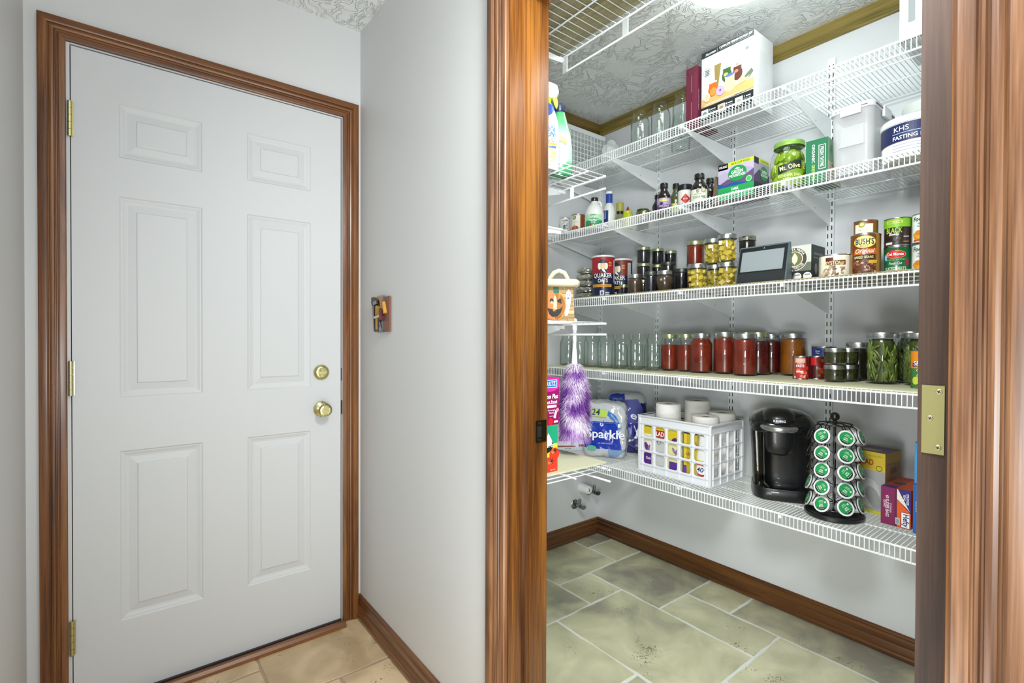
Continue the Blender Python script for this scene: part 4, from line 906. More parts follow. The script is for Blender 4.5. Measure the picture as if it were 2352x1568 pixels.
t = thing('folded_cardboard', 'brown folded cardboard leaning left of the coffee pod box', 'cardboard', (1.895, 1.085, Z2))
prism('cardboard', [(-.018, 0), (.018, 0), (.006, .112), (.001, .112)], 0, .06, M('#6b5c48', .7), t, 'yz').location.y = 0
# pickle jar
t = jar('big glass jar of dill pickle spears with a green lid', 1.935, .820, Z2, .0625, .172, 'squat', liquid('#46600e', '#5f7d18'), .80, M('#8fb85a', .35, .3), name='pickle_jar', extra=spears)
for c_ in t.children:
    if c_.name.startswith('lid'): c_.scale = (1.02, 1.02, 1)
k = Ink(on_cyl(.063), True); k.step = .005
k.rect(-.040, .048, .004, .050, '#6f9426', .0008); k.oval(.002, .050, .042, .016, '#6f9426', .0010)
k.poly([(-.036, .048), (-.036, .078), (-.01, .082), (.02, .092), (.040, .092), (.040, .062), (.02, .062), (-.01, .052)], '#12221a', .0016); k.word('Mt. Olive', .002, .070, .017, '#efe9a0', .0028, bold=.02, width=.064, rot=.12)
k.word('KOSHER DILL', .002, .040, .010, '#e6e88a', .0024, bold=.03, width=.074); k.word('SPEARS', .002, .026, .010, '#e6e88a', .0024, bold=.03, width=.042)
for q in (-.046, .050):
    for j in range(4): k.oval(q, .062+j*.007, .004, .002, '#c9d67a', .0020, .7 if j % 2 else -.7, 8)
k.done('printed_label', t)
# tea box
t, f, s, tp = carton('tea_box', 'dark green organic green tea box standing on end', 1.898, .748, Z2, .068, .140, .148, M('#1f6e4a', .25, coat=.6), .05)
f.rect(0, .068, 0, .148, '#1d7049'); f.word('ORGANIC', .024, .100, .010, '#e9f4ea', .0010, rot=-pi/2, bold=.02, width=.064); f.word('GREEN TEA', .024, .034, .010, '#b7d96a', .0010, rot=-pi/2, bold=.02, width=.056)
f.ring(.050, .084, 0, 0, '#e4efe4'); f.rect(.040, .062, .042, .126, '#e9efe4', .0008); f.rect(.042, .060, .044, .124, '#1f6a48', .0010); f.word('FRESH THYME', .051, .084, .011, '#f2f7f0', .0012, rot=-pi/2, bold=.02, width=.070)
s.rect(0, .14, 0, .148, '#9cc4a4'); s.poly([(0, 0), (.14, 0), (.14, .05), (0, .07)], '#d5d0bb', .0008); s.oval(.045, .058, .018, .010, '#ece9df', .0012); s.oval(.045, .058, .012, .006, '#b4976a', .0016); s.oval(.09, .100, .014, .022, '#6f9a6a', .0012, .5); s.oval(.03, .112, .010, .018, '#7ea878', .0012, -.4)
s.done('printed_side', t); f.done('printed_front', t); tp.bm.free()
# clear storage bin
PLAS = bpy.data.materials.new('frosted_plastic'); nt, b, N, L = nodes(PLAS)
tr = N('BsdfTransparent'); tr.inputs[0].default_value = (.93, .94, .95, 1); mx = N('MixShader'); mx.inputs[0].default_value = .52
b.inputs['Base Color'].default_value = (*lin('#dfe0e2'), 1); b.inputs['Roughness'].default_value = .3
L(tr.outputs[0], mx.inputs[1]); L(b.outputs[0], mx.inputs[2]); L(mx.outputs[0], nt.nodes['Material Output'].inputs[0])
t = thing('storage_bin', 'tall cloudy plastic food storage bin with latching lid', 'storage bin', (1.885, .672, Z2))
def rbox(bm, x0, x1, y0, y1, z0, z1, r, n=5, taper=0):
    rings = []
    for z, g in ((z0, taper), (z1, 0)):
        pts = []
        for cx_, cy_, a0 in ((x1-r, y1-r, 0), (x0+r, y1-r, pi/2), (x0+r, y0+r, pi), (x1-r, y0+r, 1.5*pi)):
            for q in range(n+1):
                a = a0+q*pi/2/n; pts.append((cx_+r*cos(a), cy_+r*sin(a)))
        mx_, my_ = (x0+x1)/2, (y0+y1)/2
        rings.append([bm.verts.new((mx_+(px-mx_)*(1-g), my_+(py-my_)*(1-g), z)) for px, py in pts])
    m_ = len(rings[0])
    bm.faces.new(list(reversed(rings[0]))); bm.faces.new(rings[1])
    for q in range(m_): bm.faces.new((rings[0][q], rings[0][(q+1) % m_], rings[1][(q+1) % m_], rings[1][q]))
bm = bmesh.new(); rbox(bm, .004, .226, -.126, -.004, 0, .208, .022, taper=.06)
o = bm_obj('bin_body', bm, PLAS, t, 40)
bm = bmesh.new(); rbox(bm, .03, .20, -.110, -.020, .09, .155, .018); bm_obj('label_recess', bm, PLAS, t, 40).location.x = -.0275
bm = bmesh.new(); rbox(bm, 0, .230, -.130, 0, .206, .224, .024); bm_obj('bin_lid', bm, M('#d5d8da', .3, coat=.3), t, 40)
tube('seal', [(.002+.02, -.0005, .213), (.002, -.02, .213), (.001, -.110, .213), (.02, -.1305, .213), (.20, -.1305, .213)], .0022, M('#7d5f86', .4), t, 6)
for y_ in (-.065,): box('latch', -.006, .003, y_-.030, y_+.030, .190, .220, M('#d9dcde', .3), t, .002)
box('latch', .08, .15, -.137, -.129, .186, .220, M('#d9dcde', .3), t, .002)
# tubs at the right end
t = thing('powder_tub', 'white tub with navy blue label and lettering, cut by the frame', 'tub', (1.930, .447, Z2), face_cam(1.93, .447)+.02)
lathe('tub_body', [(0, 0), (.080, 0), (.083, .003), (.085, .118), (0, .118)], WHITE, t, 56); lathe('tub_lid', [(.0855, .106), (.0875, .107), (.0875, .122), (.085, .126), (.080, .127), (.078, .1245), (0, .1245)], M('#d9dcdc', .35), t, 56)
k = Ink(on_cyl(.0850), True); k.rect(-.13, .12, .050, .104, '#1a2250', .0008); k.word('KHS', -.036, .088, .016, '#e6e9f2', .0018, width=.038); k.rect(-.060, .03, .074, .076, '#8fb4e0', .0014); k.word('FASTING FORMULA', .012, .062, .012, '#f2f4f8', .0018, bold=.03, width=.140)
for q in range(4): k.rect(-.060, .05, .040-q*.009, .0415-q*.009, '#8b93a8', .0010)
k.done('printed_label', t)
t = thing('powder_tub', 'larger plain white tub behind the navy label tub', 'tub', (2.106, .440, Z2), face_cam(2.1, .44))
lathe('tub_body', [(0, 0), (.078, 0), (.081, .003), (.083, .205), (0, .205)], WHITE, t, 56); lathe('tub_lid', [(.0832, .192), (.084, .193), (.084, .222), (.083, .228), (0, .228)], M('#d5dad6', .35), t, 56)
k = Ink(on_cyl(.083), True); k.rect(-.004, .024, .166, .180, '#26305e', .0008); k.rect(-.03, .10, .170, .172, '#8a8f6a', .0006); k.done('printed_label', t)

# ------------------------------------------------------------------ top shelf
Z1 = ZS[1]+.0018
t, f, s, tp = carton('kit_box', 'large white fermentation kit box with jar photo and black bands', 1.838, 1.119, Z1, .213, .150, .275, M('#d2d4d6', .35), 0)
f.rect(0, .213, .252, .275, '#2d3237'); f.word('Masontops', .040, .261, .010, '#f4f4f4', .0012, shear=.3, bold=.02, width=.044, rot=.05); f.rect(.067, .0676, .254, .272, '#e8e8e8', .0012); f.word('COMPLETE FERMENTATION KIT', .142, .266, .0085, '#ffffff', .0012, bold=.03, width=.132); f.word('SIMPLE COMPLETE PICKLING & FERMENTING SET', .140, .257, .004, '#9aa0a4', .0012, width=.120)
for q in range(3): f.rect(.04+q*.008, .165-q*.006, .241-q*.009, .2422-q*.009, '#b9bdc0')
f.ring(.026, .190, .0165, .0172, '#6a6f73', .0008)
for q in range(4): f.rect(.017, .035, .196-q*.006, .1985-q*.006, '#3a3e42', .0008)
f.ring(.188, .215, .016, .0166, '#a4aaae', .0008); f.oval(.188, .215, .007, .003, '#6b7378', .0009, .5); f.oval(.186, .219, .004, .003, '#6b7378', .0010)
f.poly([(0, .085), (.213, .098), (.213, .060), (0, .050)], '#c9a569', .0008); f.poly([(0, .050), (.213, .060), (.213, .058), (0, .058)], '#ab8a4e', .0009)
f.poly([(.060, .110), (.072, .110), (.088, .205), (.056, .205)], '#8f7a44', .0010); f.poly([(.072, .110), (.078, .110), (.092, .205), (.085, .205)], '#cfe0d8', .0012)
def pj_(u, v, w_, h_, c, lidc, top):
    f.oval(u, v, w_, h_, c, .0012); f.rect(u-w_*.78, u+w_*.78, v, v+h_*1.25, c, .0013); f.rect(u-w_*.85, u+w_*.85, v+h_*1.2, v+h_*1.45, lidc, .0015); f.oval(u, v+h_*1.5, w_*.3, h_*.18, top, .0017)
pj_(.108, .145, .020, .024, '#3d5a2c', '#d6e4e4', '#8fb3cf'); pj_(.150, .135, .020, .024, '#5a3026', '#e6dcd6', '#d08a72'); f.oval(.104, .150, .009, .007, '#a4c46a', .0018); f.oval(.114, .140, .008, .006, '#b9d483', .0019); f.oval(.146, .146, .008, .006, '#d67a58', .0018)
f.poly([(.150, .105), (.176, .128), (.172, .104), (.200, .112), (.180, .094), (.156, .092)], '#c9c08a', .0019); f.poly([(.176, .112), (.205, .135), (.212, .120), (.195, .104)], '#5b6a52', .0017)
pj_(.120, .105, .024, .026, '#d9d79a', '#eef2ec', '#5a6ad0'); f.oval(.120, .142, .020, .005, '#5a68c8', .0024)
pj_(.050, .110, .020, .024, '#c8641e', '#f0e6d0', '#f4e9cf'); f.oval(.052, .104, .014, .016, '#d98a3c', .0018); f.oval(.082, .097, .017, .020, '#b79fdc', .0026, .3); f.oval(.082, .098, .004, .005, '#6c55a8', .0030); f.oval(.026, .090, .013, .017, '#e2dcc4', .0024); f.oval(.026, .090, .009, .013, '#c4bb98', .0028)
f.rect(0, .213, 0, .052, '#1c2124', .0030); f.rect(.020, .170, .060, .0625, '#f2ecdc', .0030); f.rect(.014, .14, .0555, .057, '#f2ecdc', .0030)
for q, c in ((.018, '#b8c4cc'), (.088, '#c9a98a'), (.158, '#c9cdb8')):
    f.rect(q-.015, q+.015, .012, .042, '#e9ecec', .0036); f.rect(q-.0135, q+.0135, .0135, .0405, c, .0040); f.oval(q, .026, .008, .008, '#7d8078' if q < .1 else '#8f9a86', .0044)
    f.word('4' if q < .15 else '1', q+.021, .036, .009, '#f4f4f4', .0036, bold=.03); f.rect(q+.027, q+.045, .034, .0375, '#d5d8da', .0036); f.rect(q+.018, q+.046, .027, .0285, '#aab0b3', .0036); f.rect(q+.018, q+.042, .021, .0225, '#8a9094', .0036)
for q in range(5): s.rect(.045+q*.014, .049+q*.014, .050, .215, '#c9cccf')
s.done('printed_side', t); f.done('printed_front', t); tp.bm.free()
t, f, s, tp = carton('maroon_box', 'narrow maroon box with creased flaps beside the white kit box', 1.842, 1.192, Z1, .051, .150, .243, M('#6e2c40', .4), -.05)
for a, b in (((.002, .010), (.026, .030)), ((.026, .030), (.026, .205)), ((.026, .205), (.002, .228)), ((.026, .205), (.050, .226)), ((.026, .030), (.050, .008))):
    du, dv = b[0]-a[0], b[1]-a[1]; l_ = math.hypot(du, dv); nx, ny = -dv/l_*.0006, du/l_*.0006
    f.poly([(a[0]+nx, a[1]+ny), (b[0]+nx, b[1]+ny), (b[0]-nx, b[1]-ny), (a[0]-nx, a[1]-ny)], '#4e1c2c')
f.rect(.0255, .0265, .03, .10, '#c9a9b0', .0010); f.rect(.0255, .0265, .14, .21, '#c9a9b0', .0010)
s.word('RUN WITH IT BY BRAND', .012, .105, .006, '#e4cfd4', .0010, rot=-pi/2, width=.085); f.done('crease_lines', t); s.done('printed_side', t); tp.bm.free()
t = thing('appliance_box', 'white carton with a grey print at the right end of the top shelf', 'box', (1.815, .462, Z1))
box('carton', 0, .20, -.20, 0, .004, .34, M('#cdd2d4', .4), t, .003); k = Ink(on_plane((0, 0, 0), (0, -1, 0), (0, 0, 1), (-1, 0, 0))); k.rect(.022, .038, .055, .30, '#8b9294'); k.done('printed_front', t)
tube('bottom_seam', [(.0, 0, .004), (0, -.2, .004)], .002, M('#5a564c', .6), t, 6)
# white lattice basket at the far end of the top shelf
t = thing('lattice_basket', 'white plastic lattice basket at the far end of the top shelf', 'basket', (1.80, 1.862, Z1))
WP = M('#dfe5e4', .35)
bm = bmesh.new(); BW, BH = .285, .235
for i in range(12):
    x_ = i*BW/11; add_box(bm, x_-.0022, x_+.0022, -.003, 0, 0, BH-.02)
for j in range(9):
    z_ = .003+j*(BH-.024)/8; add_box(bm, 0, BW, -.0026, -.0004, z_-.0022, z_+.0022)
for i in range(5):
    y_ = i*.13/4
    for xx in (0, BW): add_box(bm, xx-.0015, xx+.0015, y_-.002, y_+.002, 0, BH-.02)
for j in range(9):
    z_ = .003+j*(BH-.024)/8
    for xx in (0, BW): add_box(bm, xx-.0012, xx+.0012, 0, .13, z_-.0022, z_+.0022)
    add_box(bm, 0, BW, .128, .131, z_-.002, z_+.002)
for i in range(12):
    x_ = i*BW/11; add_box(bm, x_-.002, x_+.002, .1275, .1315, 0, BH-.02)
add_box(bm, 0, BW, 0, .13, 0, .003)
stuff(bm_obj('lattice', bm, WP, t))
bm = bmesh.new()
for a in ((-.004, BW+.004, -.008, .0), (-.004, BW+.004, .130, .138), (-.006, .002, -.004, .134), (BW-.002, BW+.006, -.004, .134)): add_box(bm, *a, BH-.024, BH)
bm_obj('rim', bm, WP, t, 30)
t = thing('plastic_scoop', 'crumpled white plastic bag slumped beside the lattice basket', 'bag', (1.985, 1.725, Z1))
bm = bmesh.new(); bmesh.ops.create_icosphere(bm, subdivisions=3, radius=1, matrix=Matrix.Diagonal((.055, .055, .075, 1)))
rr = random.Random(3)
from mathutils import noise as nz
for v_ in bm.verts:
    n_ = nz.noise(v_.co*28)*.016+nz.noise(v_.co*60)*.007; v_.co += v_.co.normalized()*n_; v_.co.z = max(v_.co.z+.072, 0)
t.name = 'plastic_bag'; bm_obj('bag_body', bm, M('#d4dbda', .35, coat=.3), t, 30)

# ------------------------------------------------------------------ short shelves left of the doorway
ZA, ZB, ZL = 1.676+.0018, 1.211+.0018, .7600
# spray bottle and green bottle
t = thing('spray_bottle', 'white and blue stain remover spray bottle with lime trigger, half hidden', 'bottle', (1.020, 1.150, ZA), face_cam(1.02, 1.15))
lathe('bottle_body', [(0, 0), (.040, 0), (.044, .006), (.045, .10), (.040, .150), (.030, .185), (.022, .205), (.015, .212), (0, .212)], M('#b4babe', .35, coat=.2), t, 36, sy=1.0, sx=.7)
k = Ink(lambda u, v, off: ((.0452*.7+off)*cos(u/.045), (.0452+off)*sin(u/.045), v), True)
k.rect(-.045, .044, .012, .150, '#b9c2c8'); k.rect(-.02, .034, .095, .128, '#4a7fc4', .0007); k.word('OXI', .012, .116, .022, '#f4f6fa', .0022, bold=.05, width=.044, shear=.1); k.word('CLEAN', .010, .092, .022, '#23263c', .0020, bold=.05, width=.060, shear=.1); k.word('CLEAN', .011, .0925, .021, '#f6f8fc', .0026, bold=.02, width=.056, shear=.1)
k.rect(-.03, .040, .070, .078, '#c9b64a', .0008); k.word('LAUNDRY', .012, .074, .006, '#7a6a24', .0014, width=.040); k.oval(.012, .042, .026, .024, '#c3cf7a', .0010); k.oval(.006, .045, .010, .014, '#e8ecd0', .0014); k.rect(.010, .036, .062, .068, '#3560b0', .0012)
k.done('printed_label', t)
lathe('sleeve', [(.0305, .150), (.031, .158), (.0255, .196), (.018, .206)], M('#2d4f9e', .35), t, 30, sy=1.1, sx=.85)
tr_ = prism('trigger', [(-.030, .224), (.030, .224), (.042, .238), (.036, .262), (.010, .274), (-.028, .268), (-.038, .250)], -.012, .012, M('#e9edea', .35), t, 'yz', .003)
prism('trigger_lever', [(.020, .236), (.033, .236), (.040, .205), (.034, .190), (.027, .205)], -.006, .006, M('#a8cf2a', .35), t, 'yz', .002)
lathe('collar', [(.017, .206), (.018, .208), (.018, .226), (0, .226)], M('#a8cf2a', .35), t, 24)
t = thing('cleaner_bottle', 'green gradient cleaner bottle with dark navy cap', 'bottle', (1.090, 1.160, ZA), face_cam(1.09, 1.16))
gm = bpy.data.materials.new('green_bottle'); nt, b, N, L = nodes(gm); tc = N('TexCoord'); sx_ = N('SeparateXYZ'); L(tc.outputs['Object'], sx_.inputs[0]); mr = N('MapRange'); mr.inputs[1].default_value = 0; mr.inputs[2].default_value = .21
L(sx_.outputs[2], mr.inputs[0]); r_ = ramp(nt, [(0, '#2c7d4e'), (.16, '#3f9a62'), (.22, '#93c0a1'), (.55, '#a9cdb3'), (.8, '#5aa673'), (1, '#43965e')]); L(mr.outputs[0], r_.inputs[0]); L(r_.outputs[0], b.inputs['Base Color']); b.inputs['Roughness'].default_value = .25; b.inputs['Coat Weight'].default_value = .4
lathe('bottle_body', [(0, 0), (.036, 0), (.040, .006), (.0415, .04), (.0405, .09), (.036, .130), (.026, .168), (.018, .196), (.0165, .206), (0, .206)], gm, t, 36, sx=.72)
lathe('cap', cap(.0175, .204, .228), M('#1d2a4a', .35), t, 24)
k = Ink(lambda u, v, off: ((.0412*.72+off)*cos(u/.041), (.0412+off)*sin(u/.041), v), True); k.poly([(-.02, .118), (.0, .126), (.026, .098), (.02, .092)], '#b9d85a', .0016); k.oval(.006, .060, .024, .032, '#bcc8c2', .0012); k.oval(-.002, .074, .006, .007, '#b9c4cc', .0018); k.word('CLEAN', .006, .050, .008, '#9aa8b4', .0020, width=.03); k.done('printed_label', t)

# woven pumpkin basket
bt = thing('woven_basket', 'small woven basket painted with a grinning pumpkin and two ghosts', 'basket', (1.118, 1.222, ZB), face_cam(1.118, 1.222)+.10)
hw = .066; slats = ['#b59a6a', '#a88c60', '#c2a878', '#9c8258']
rr = random.Random(8); nrow = 9; RH = .118/nrow
for j in range(nrow):
    z0_ = j*RH+.0006; z1_ = (j+1)*RH-.0006; w0 = hw-.006*j/nrow*1.2
    cuts = [-w0]+sorted(rr.uniform(-w0*.7, w0*.7) for _ in range(2))+[w0]
    for a, b_ in zip(cuts, cuts[1:]):
        if b_-a < .004: continue
        o_ = rr.uniform(-.0008, .0008); cm = M(rr.choice(slats), .65, bump=.5, bscale=400)
        box('slat', .058+o_, .0605+o_, a+.0004, b_-.0004, z0_, z1_, cm, bt)
    for sy_ in (-1, 1): box('slat', -.058, .0575, sy_*w0-.0012, sy_*w0+.0012, z0_, z1_, M(rr.choice(slats), .65, bump=.5, bscale=400), bt)
    box('slat', -.0605, -.058, -w0, w0, z0_, z1_, M(slats[0], .65, bump=.5, bscale=400), bt)
k = Ink(on_plane((.0616, 0, 0), (0, 1, 0), (0, 0, 1), (1, 0, 0)))
k.oval(.0, .052, .036, .046, '#cf7e3a'); k.oval(.014, .052, .022, .045, '#c98f42', .0006); k.oval(-.012, .052, .020, .045, '#d0763a', .0007); k.oval(.003, .056, .006, .030, '#e3b79a', .0009)
k.poly([(-.002, .092), (.016, .094), (.014, .112), (-.003, .112)], '#1f5a3c', .0010)
k.oval(-.008, .068, .0065, .009, '#1a1613', .0011); k.oval(-.008, .063, .005, .005, '#cfa078', .0013); k.poly([(.010, .066), (.024, .058), (.023, .076), (.017, .070), (.011, .072)], '#1a1613', .0011)
k.poly([(-.024, .050), (-.018, .044), (.004, .040), (.018, .042), (.028, .052), (.022, .030), (.010, .018), (-.006, .017), (-.016, .026)], '#14110f', .0012); k.rect(-.004, .004, .035, .042, '#c8702f', .0015)
for sgn, uu in ((-1, -.046), (1, .046)):
    k.poly([(uu, .106), (uu+.009, .092), (uu+.008*1, .070), (uu+.010-sgn*.006, .045), (uu-sgn*.002, .022), (uu-sgn*.012, .010 if sgn < 0 else .018), (uu-.008, .045), (uu-.009, .075), (uu-.007, .094)], '#e9e9e6', .0014)
    k.oval(uu-.003, .088, .0014, .002, '#1a1a1a', .0019, 0, 10); k.oval(uu+.003, .088, .0014, .002, '#1a1a1a', .0019, 0, 10); k.poly([(uu-.005, .079), (uu+.003, .079), (uu-.001, .074)], '#1a1a1a', .0019)
k.done('painted_face', bt)
BUR = M('#cfc8ac', .85, bump=1, bscale=500)
pts = [(x_*.068, y_*.074, .126) for x_, y_ in ((1, .7), (.95, .92), (.7, 1), (-.7, 1), (-.95, .92), (-1, .7), (-1, -.7), (-.95, -.92), (-.7, -1), (.7, -1), (.95, -.92), (1, -.7), (1.03, 0))]
tube('rim', pts, .0125, BUR, bt, 12, closed=True)
tube('handle', [(.0, -.012, .128), (.0, -.006, .150), (.0, .006, .166), (.0, .022, .173), (.0, .040, .166), (.0, .050, .148), (.0, .052, .128)], .0085, BUR, bt, 12)

# duster hanging from the front rod
dt = thing('feather_duster', 'fluffy purple duster hanging by its white handle from the short shelf', 'duster', (1.212, 1.210, 1.222), face_cam(1.21, 1.21))
lathe('handle', [(0, .008), (.006, .006), (.0085, 0), (.0085, -.008), (.0078, -.009), (.0080, -.034), (.0066, -.035), (.0066, -.098), (.0075, -.1), (.0105, -.150), (0, -.150)], M('#e9ebec', .3, coat=.3), dt, 24)
lathe('hang_hole', [(0, .0006), (.0032, .0006), (.0034, 0)], M('#aab0b3', .4), dt, 14, (.0085, 0, -.004), 'x')
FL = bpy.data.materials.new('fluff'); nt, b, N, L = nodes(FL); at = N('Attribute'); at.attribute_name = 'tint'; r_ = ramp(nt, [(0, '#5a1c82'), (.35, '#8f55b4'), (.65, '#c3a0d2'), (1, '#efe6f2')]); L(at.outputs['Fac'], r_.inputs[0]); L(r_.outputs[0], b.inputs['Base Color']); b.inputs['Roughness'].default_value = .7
rr = random.Random(21); vs_, fs_, tint = [], [], []
def rad(q): return .014+.050*min(1, (q/.075))**.8*(1+.10*sin(q*46+.6)) * (1 if q < .2 else 1.0)
HL = .258
for i in range(9500):
    q = rr.random()**.8*HL*.96; a = rr.uniform(0, 2*pi); R_ = rad(q)*.62
    base = Vector((R_*cos(a), R_*sin(a), -.148-q)); out_ = Vector((cos(a), sin(a), rr.uniform(-.9, .25)-(.7 if q > HL*.7 else 0))).normalized()
    L_ = rr.uniform(.014, .030)*(.8+.4*(q/HL)); side = Vector((-sin(a), cos(a), rr.uniform(-.6, .6))).normalized()
    d = out_*L_+Vector((0, 0, -L_*.25))+side*rr.uniform(-.5, .5)*L_; w_ = side*.00075
    mid = base+d*.55+Vector((0, 0, .003)); tip = base+d+Vector((0, 0, -.003)); n0_ = len(vs_)
    vs_ += [base-w_, base+w_, mid-w_*.8, mid+w_*.8, tip]; fs_ += [(n0_, n0_+1, n0_+3, n0_+2), (n0_+2, n0_+3, n0_+4)]
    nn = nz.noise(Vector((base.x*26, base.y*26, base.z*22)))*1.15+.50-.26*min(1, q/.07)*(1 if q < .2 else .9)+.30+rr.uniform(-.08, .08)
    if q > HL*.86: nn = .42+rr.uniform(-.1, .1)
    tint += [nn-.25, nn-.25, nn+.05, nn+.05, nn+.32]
me = bpy.data.meshes.new('fluff'); me.from_pydata(vs_, [], fs_); at_ = me.attributes.new('tint', 'FLOAT', 'POINT'); at_.data.foreach_set('value', [max(0, min(1, q)) for q in tint])
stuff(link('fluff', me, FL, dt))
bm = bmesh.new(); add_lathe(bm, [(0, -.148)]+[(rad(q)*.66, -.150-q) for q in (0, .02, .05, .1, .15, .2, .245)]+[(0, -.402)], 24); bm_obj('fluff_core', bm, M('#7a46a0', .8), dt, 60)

# boxes on the low short shelf (front faces look along -y)
t, f, s, tp = carton('plant_food_box', 'green and yellow plant food box with red tomatoes', .915, 1.092, ZL, .108, .05, .140, M('#d9d93a', .4), pi/2)
f.rect(0, .108, .085, .140, '#1f9a72'); f.rect(0, .108, 0, .045, '#d8432a', .0006); f.oval(.060, .082, .030, .024, '#17201c', .0008); f.poly([(.058, .094), (.070, .118), (.080, .102), (.086, .092), (.084, .080), (.064, .080)], '#f2f4f0', .0010); f.word('Gro', .072, .082, .014, '#ffffff', .0016, bold=.03, width=.034)
for u_, v_ in ((.094, .052), (.080, .022)):
    f.oval(u_, v_, .020, .019, '#d93a22', .0012+u_*.002); f.oval(u_-.004, v_+.008, .008, .006, '#ef7a5c', .0016)
    for q in range(6): f.oval(u_+.002+.005*cos(q*1.05), v_+.011+.005*sin(q*1.05), .006, .0012, '#1e2a12', .0020, q*1.05, 8)
f.word('NET WT', .088, .006, .004, '#f4e9c0', .0016, width=.02); s.rect(0, .05, 0, .14, '#b98a1c', .0005); f.done('printed_front', t); s.done('printed_side', t); tp.bm.free()
t, f, s, tp = carton('plant_food_box', 'magenta plant food box stacked on the green and yellow one', .915, 1.094, ZL+.1405, .1145, .05, .142, M('#a0136a', .4), pi/2)
f.rect(0, .1145, .112, .142, '#c72a94'); f.rect(0, .1145, 0, .112, '#8a0e5c', .0005); f.oval(.075, .112, .036, .012, '#c72a94', .0007); f.poly([(.040, .112), (.106, .112), (.106, .136), (.040, .136)], '#e8eef4', .0010); f.poly([(.042, .114), (.104, .114), (.104, .134), (.042, .134)], '#1f74b8', .0013); f.word('SCHULTZ', .070, .1245, .013, '#ffffff', .0018, bold=.03, width=.058)
f.word('Bloom Plus', .076, .086, .014, '#ffffff', .0018, bold=.03, shear=.2, width=.066); f.word('Plant Food', .080, .070, .009, '#ffffff', .0018, bold=.02, width=.050); f.rect(.060, .108, .064, .0652, '#f0d8e8', .0010); f.rect(.062, .104, .052, .060, '#ead9cf', .0010); f.word('Flowering &', .084, .044, .005, '#ffffff', .0016, width=.030); f.word('Plants', .084, .037, .005, '#ffffff', .0016, width=.02)
f.poly([(.092, .022), (.100, .044), (.107, .040), (.100, .018)], '#e9e6ea', .0012); f.oval(.108, .044, .006, .006, '#d98aa8', .0014); f.rect(.076, .094, .026, .0275, '#e9e6ea', .0014); f.oval(.080, .010, .010, .012, '#c4202c', .0012); f.rect(.094, .110, .006, .012, '#e9d0dc', .0012)
f.done('printed_front', t); s.bm.free(); tp.bm.free()
t = thing('iron', 'white clothes iron standing behind the plant food boxes', 'iron', (1.085, 1.215, ZL), face_cam(1.08, 1.2))
prism('iron_body', [(-.030, .004), (.030, .004), (.036, .020), (.034, .055), (.022, .085), (-.010, .095), (-.028, .070)], -.045, .045, M('#dfe4e8', .3, coat=.4), t, 'yz', .008)
prism('sole', [(-.034, 0), (.034, 0), (.034, .0045), (-.034, .0045)], -.05, .05, M('#2b2b2d', .35), t, 'yz', .001); prism('window', [(.006, .034), (.030, .030), (.020, .066)], .0445, .0465, M('#8a5a4c', .4), t, 'yz')

# ------------------------------------------------------------------ lowest shelf
Z5 = ZS[5]+.0018
t, f, s, tp = carton('filter_box', 'white and pale blue printed box in the far corner of the lowest shelf', 1.800, 1.925, Z5, .155, .10, .150, M('#d9e2ea', .4), 1.0)
f.rect(0, .155, .02, .15, '#e6ebee'); f.rect(.01, .060, .050, .075, '#4c6070', .0008); f.poly([(.070, .030), (.098, .080), (.110, .060), (.088, .030)], '#9fb8c6', .0010); f.rect(.112, .155, 0, .15, '#c9d9e8', .0009); f.oval(.134, .072, .012, .014, '#b5302a', .0012); f.rect(.127, .141, .070, .074, '#f2ecea', .0016); f.rect(.118, .148, .020, .032, '#c02a28', .0012); f.rect(0, .10, .018, .026, '#8a4a3c', .0010); f.word('FILTER', .060, .010, .007, '#2b2b2b', .0010, width=.034)
f.done('printed_front', t); s.bm.free(); tp.bm.free()
# plastic wrapped paper goods
WRAP = bpy.data.materials.new('plastic_wrap'); nt, b, N, L = nodes(WRAP); tr = N('BsdfTransparent'); tr.inputs[0].default_value = (.95, .96, .97, 1); mx = N('MixShader'); mx.inputs[0].default_value = .30
b.inputs['Base Color'].default_value = (*lin('#cfd6dc'), 1); b.inputs['Roughness'].default_value = .12; L(tr.outputs[0], mx.inputs[1]); L(b.outputs[0], mx.inputs[2]); L(mx.outputs[0], nt.nodes['Material Output'].inputs[0])
n = N('TexNoise'); n.inputs['Scale'].default_value = 22; n.inputs['Distortion'].default_value = 2.5; tc = N('TexCoord'); L(tc.outputs['Object'], n.inputs['Vector']); bp = N('Bump'); bp.inputs['Strength'].default_value = .9; bp.inputs['Distance'].default_value = .02; L(n.outputs['Fac'], bp.inputs['Height']); L(bp.outputs[0], b.inputs['Normal'])
PAPER = M('#e6e4df', .85, bump=.5, bscale=250); CORE = M('#6a5c40', .8)
def roll_mesh(r, h, rc=.021):
    bm = bmesh.new(); add_lathe(bm, [(rc, 0), (r-.004, 0), (r, .004), (r, h-.004), (r-.004, h), (rc+.002, h), (rc, h-.001), (rc, 0)], 40); 
    me = bpy.data.meshes.new('roll'); bmesh.ops.recalc_face_normals(bm, faces=bm.faces); bm.to_mesh(me); bm.free(); me.materials.append(PAPER)
    for p in me.polygons: p.use_smooth = True
    try: me.set_sharp_from_angle(angle=radians(30))
    except Exception: pass
    return me
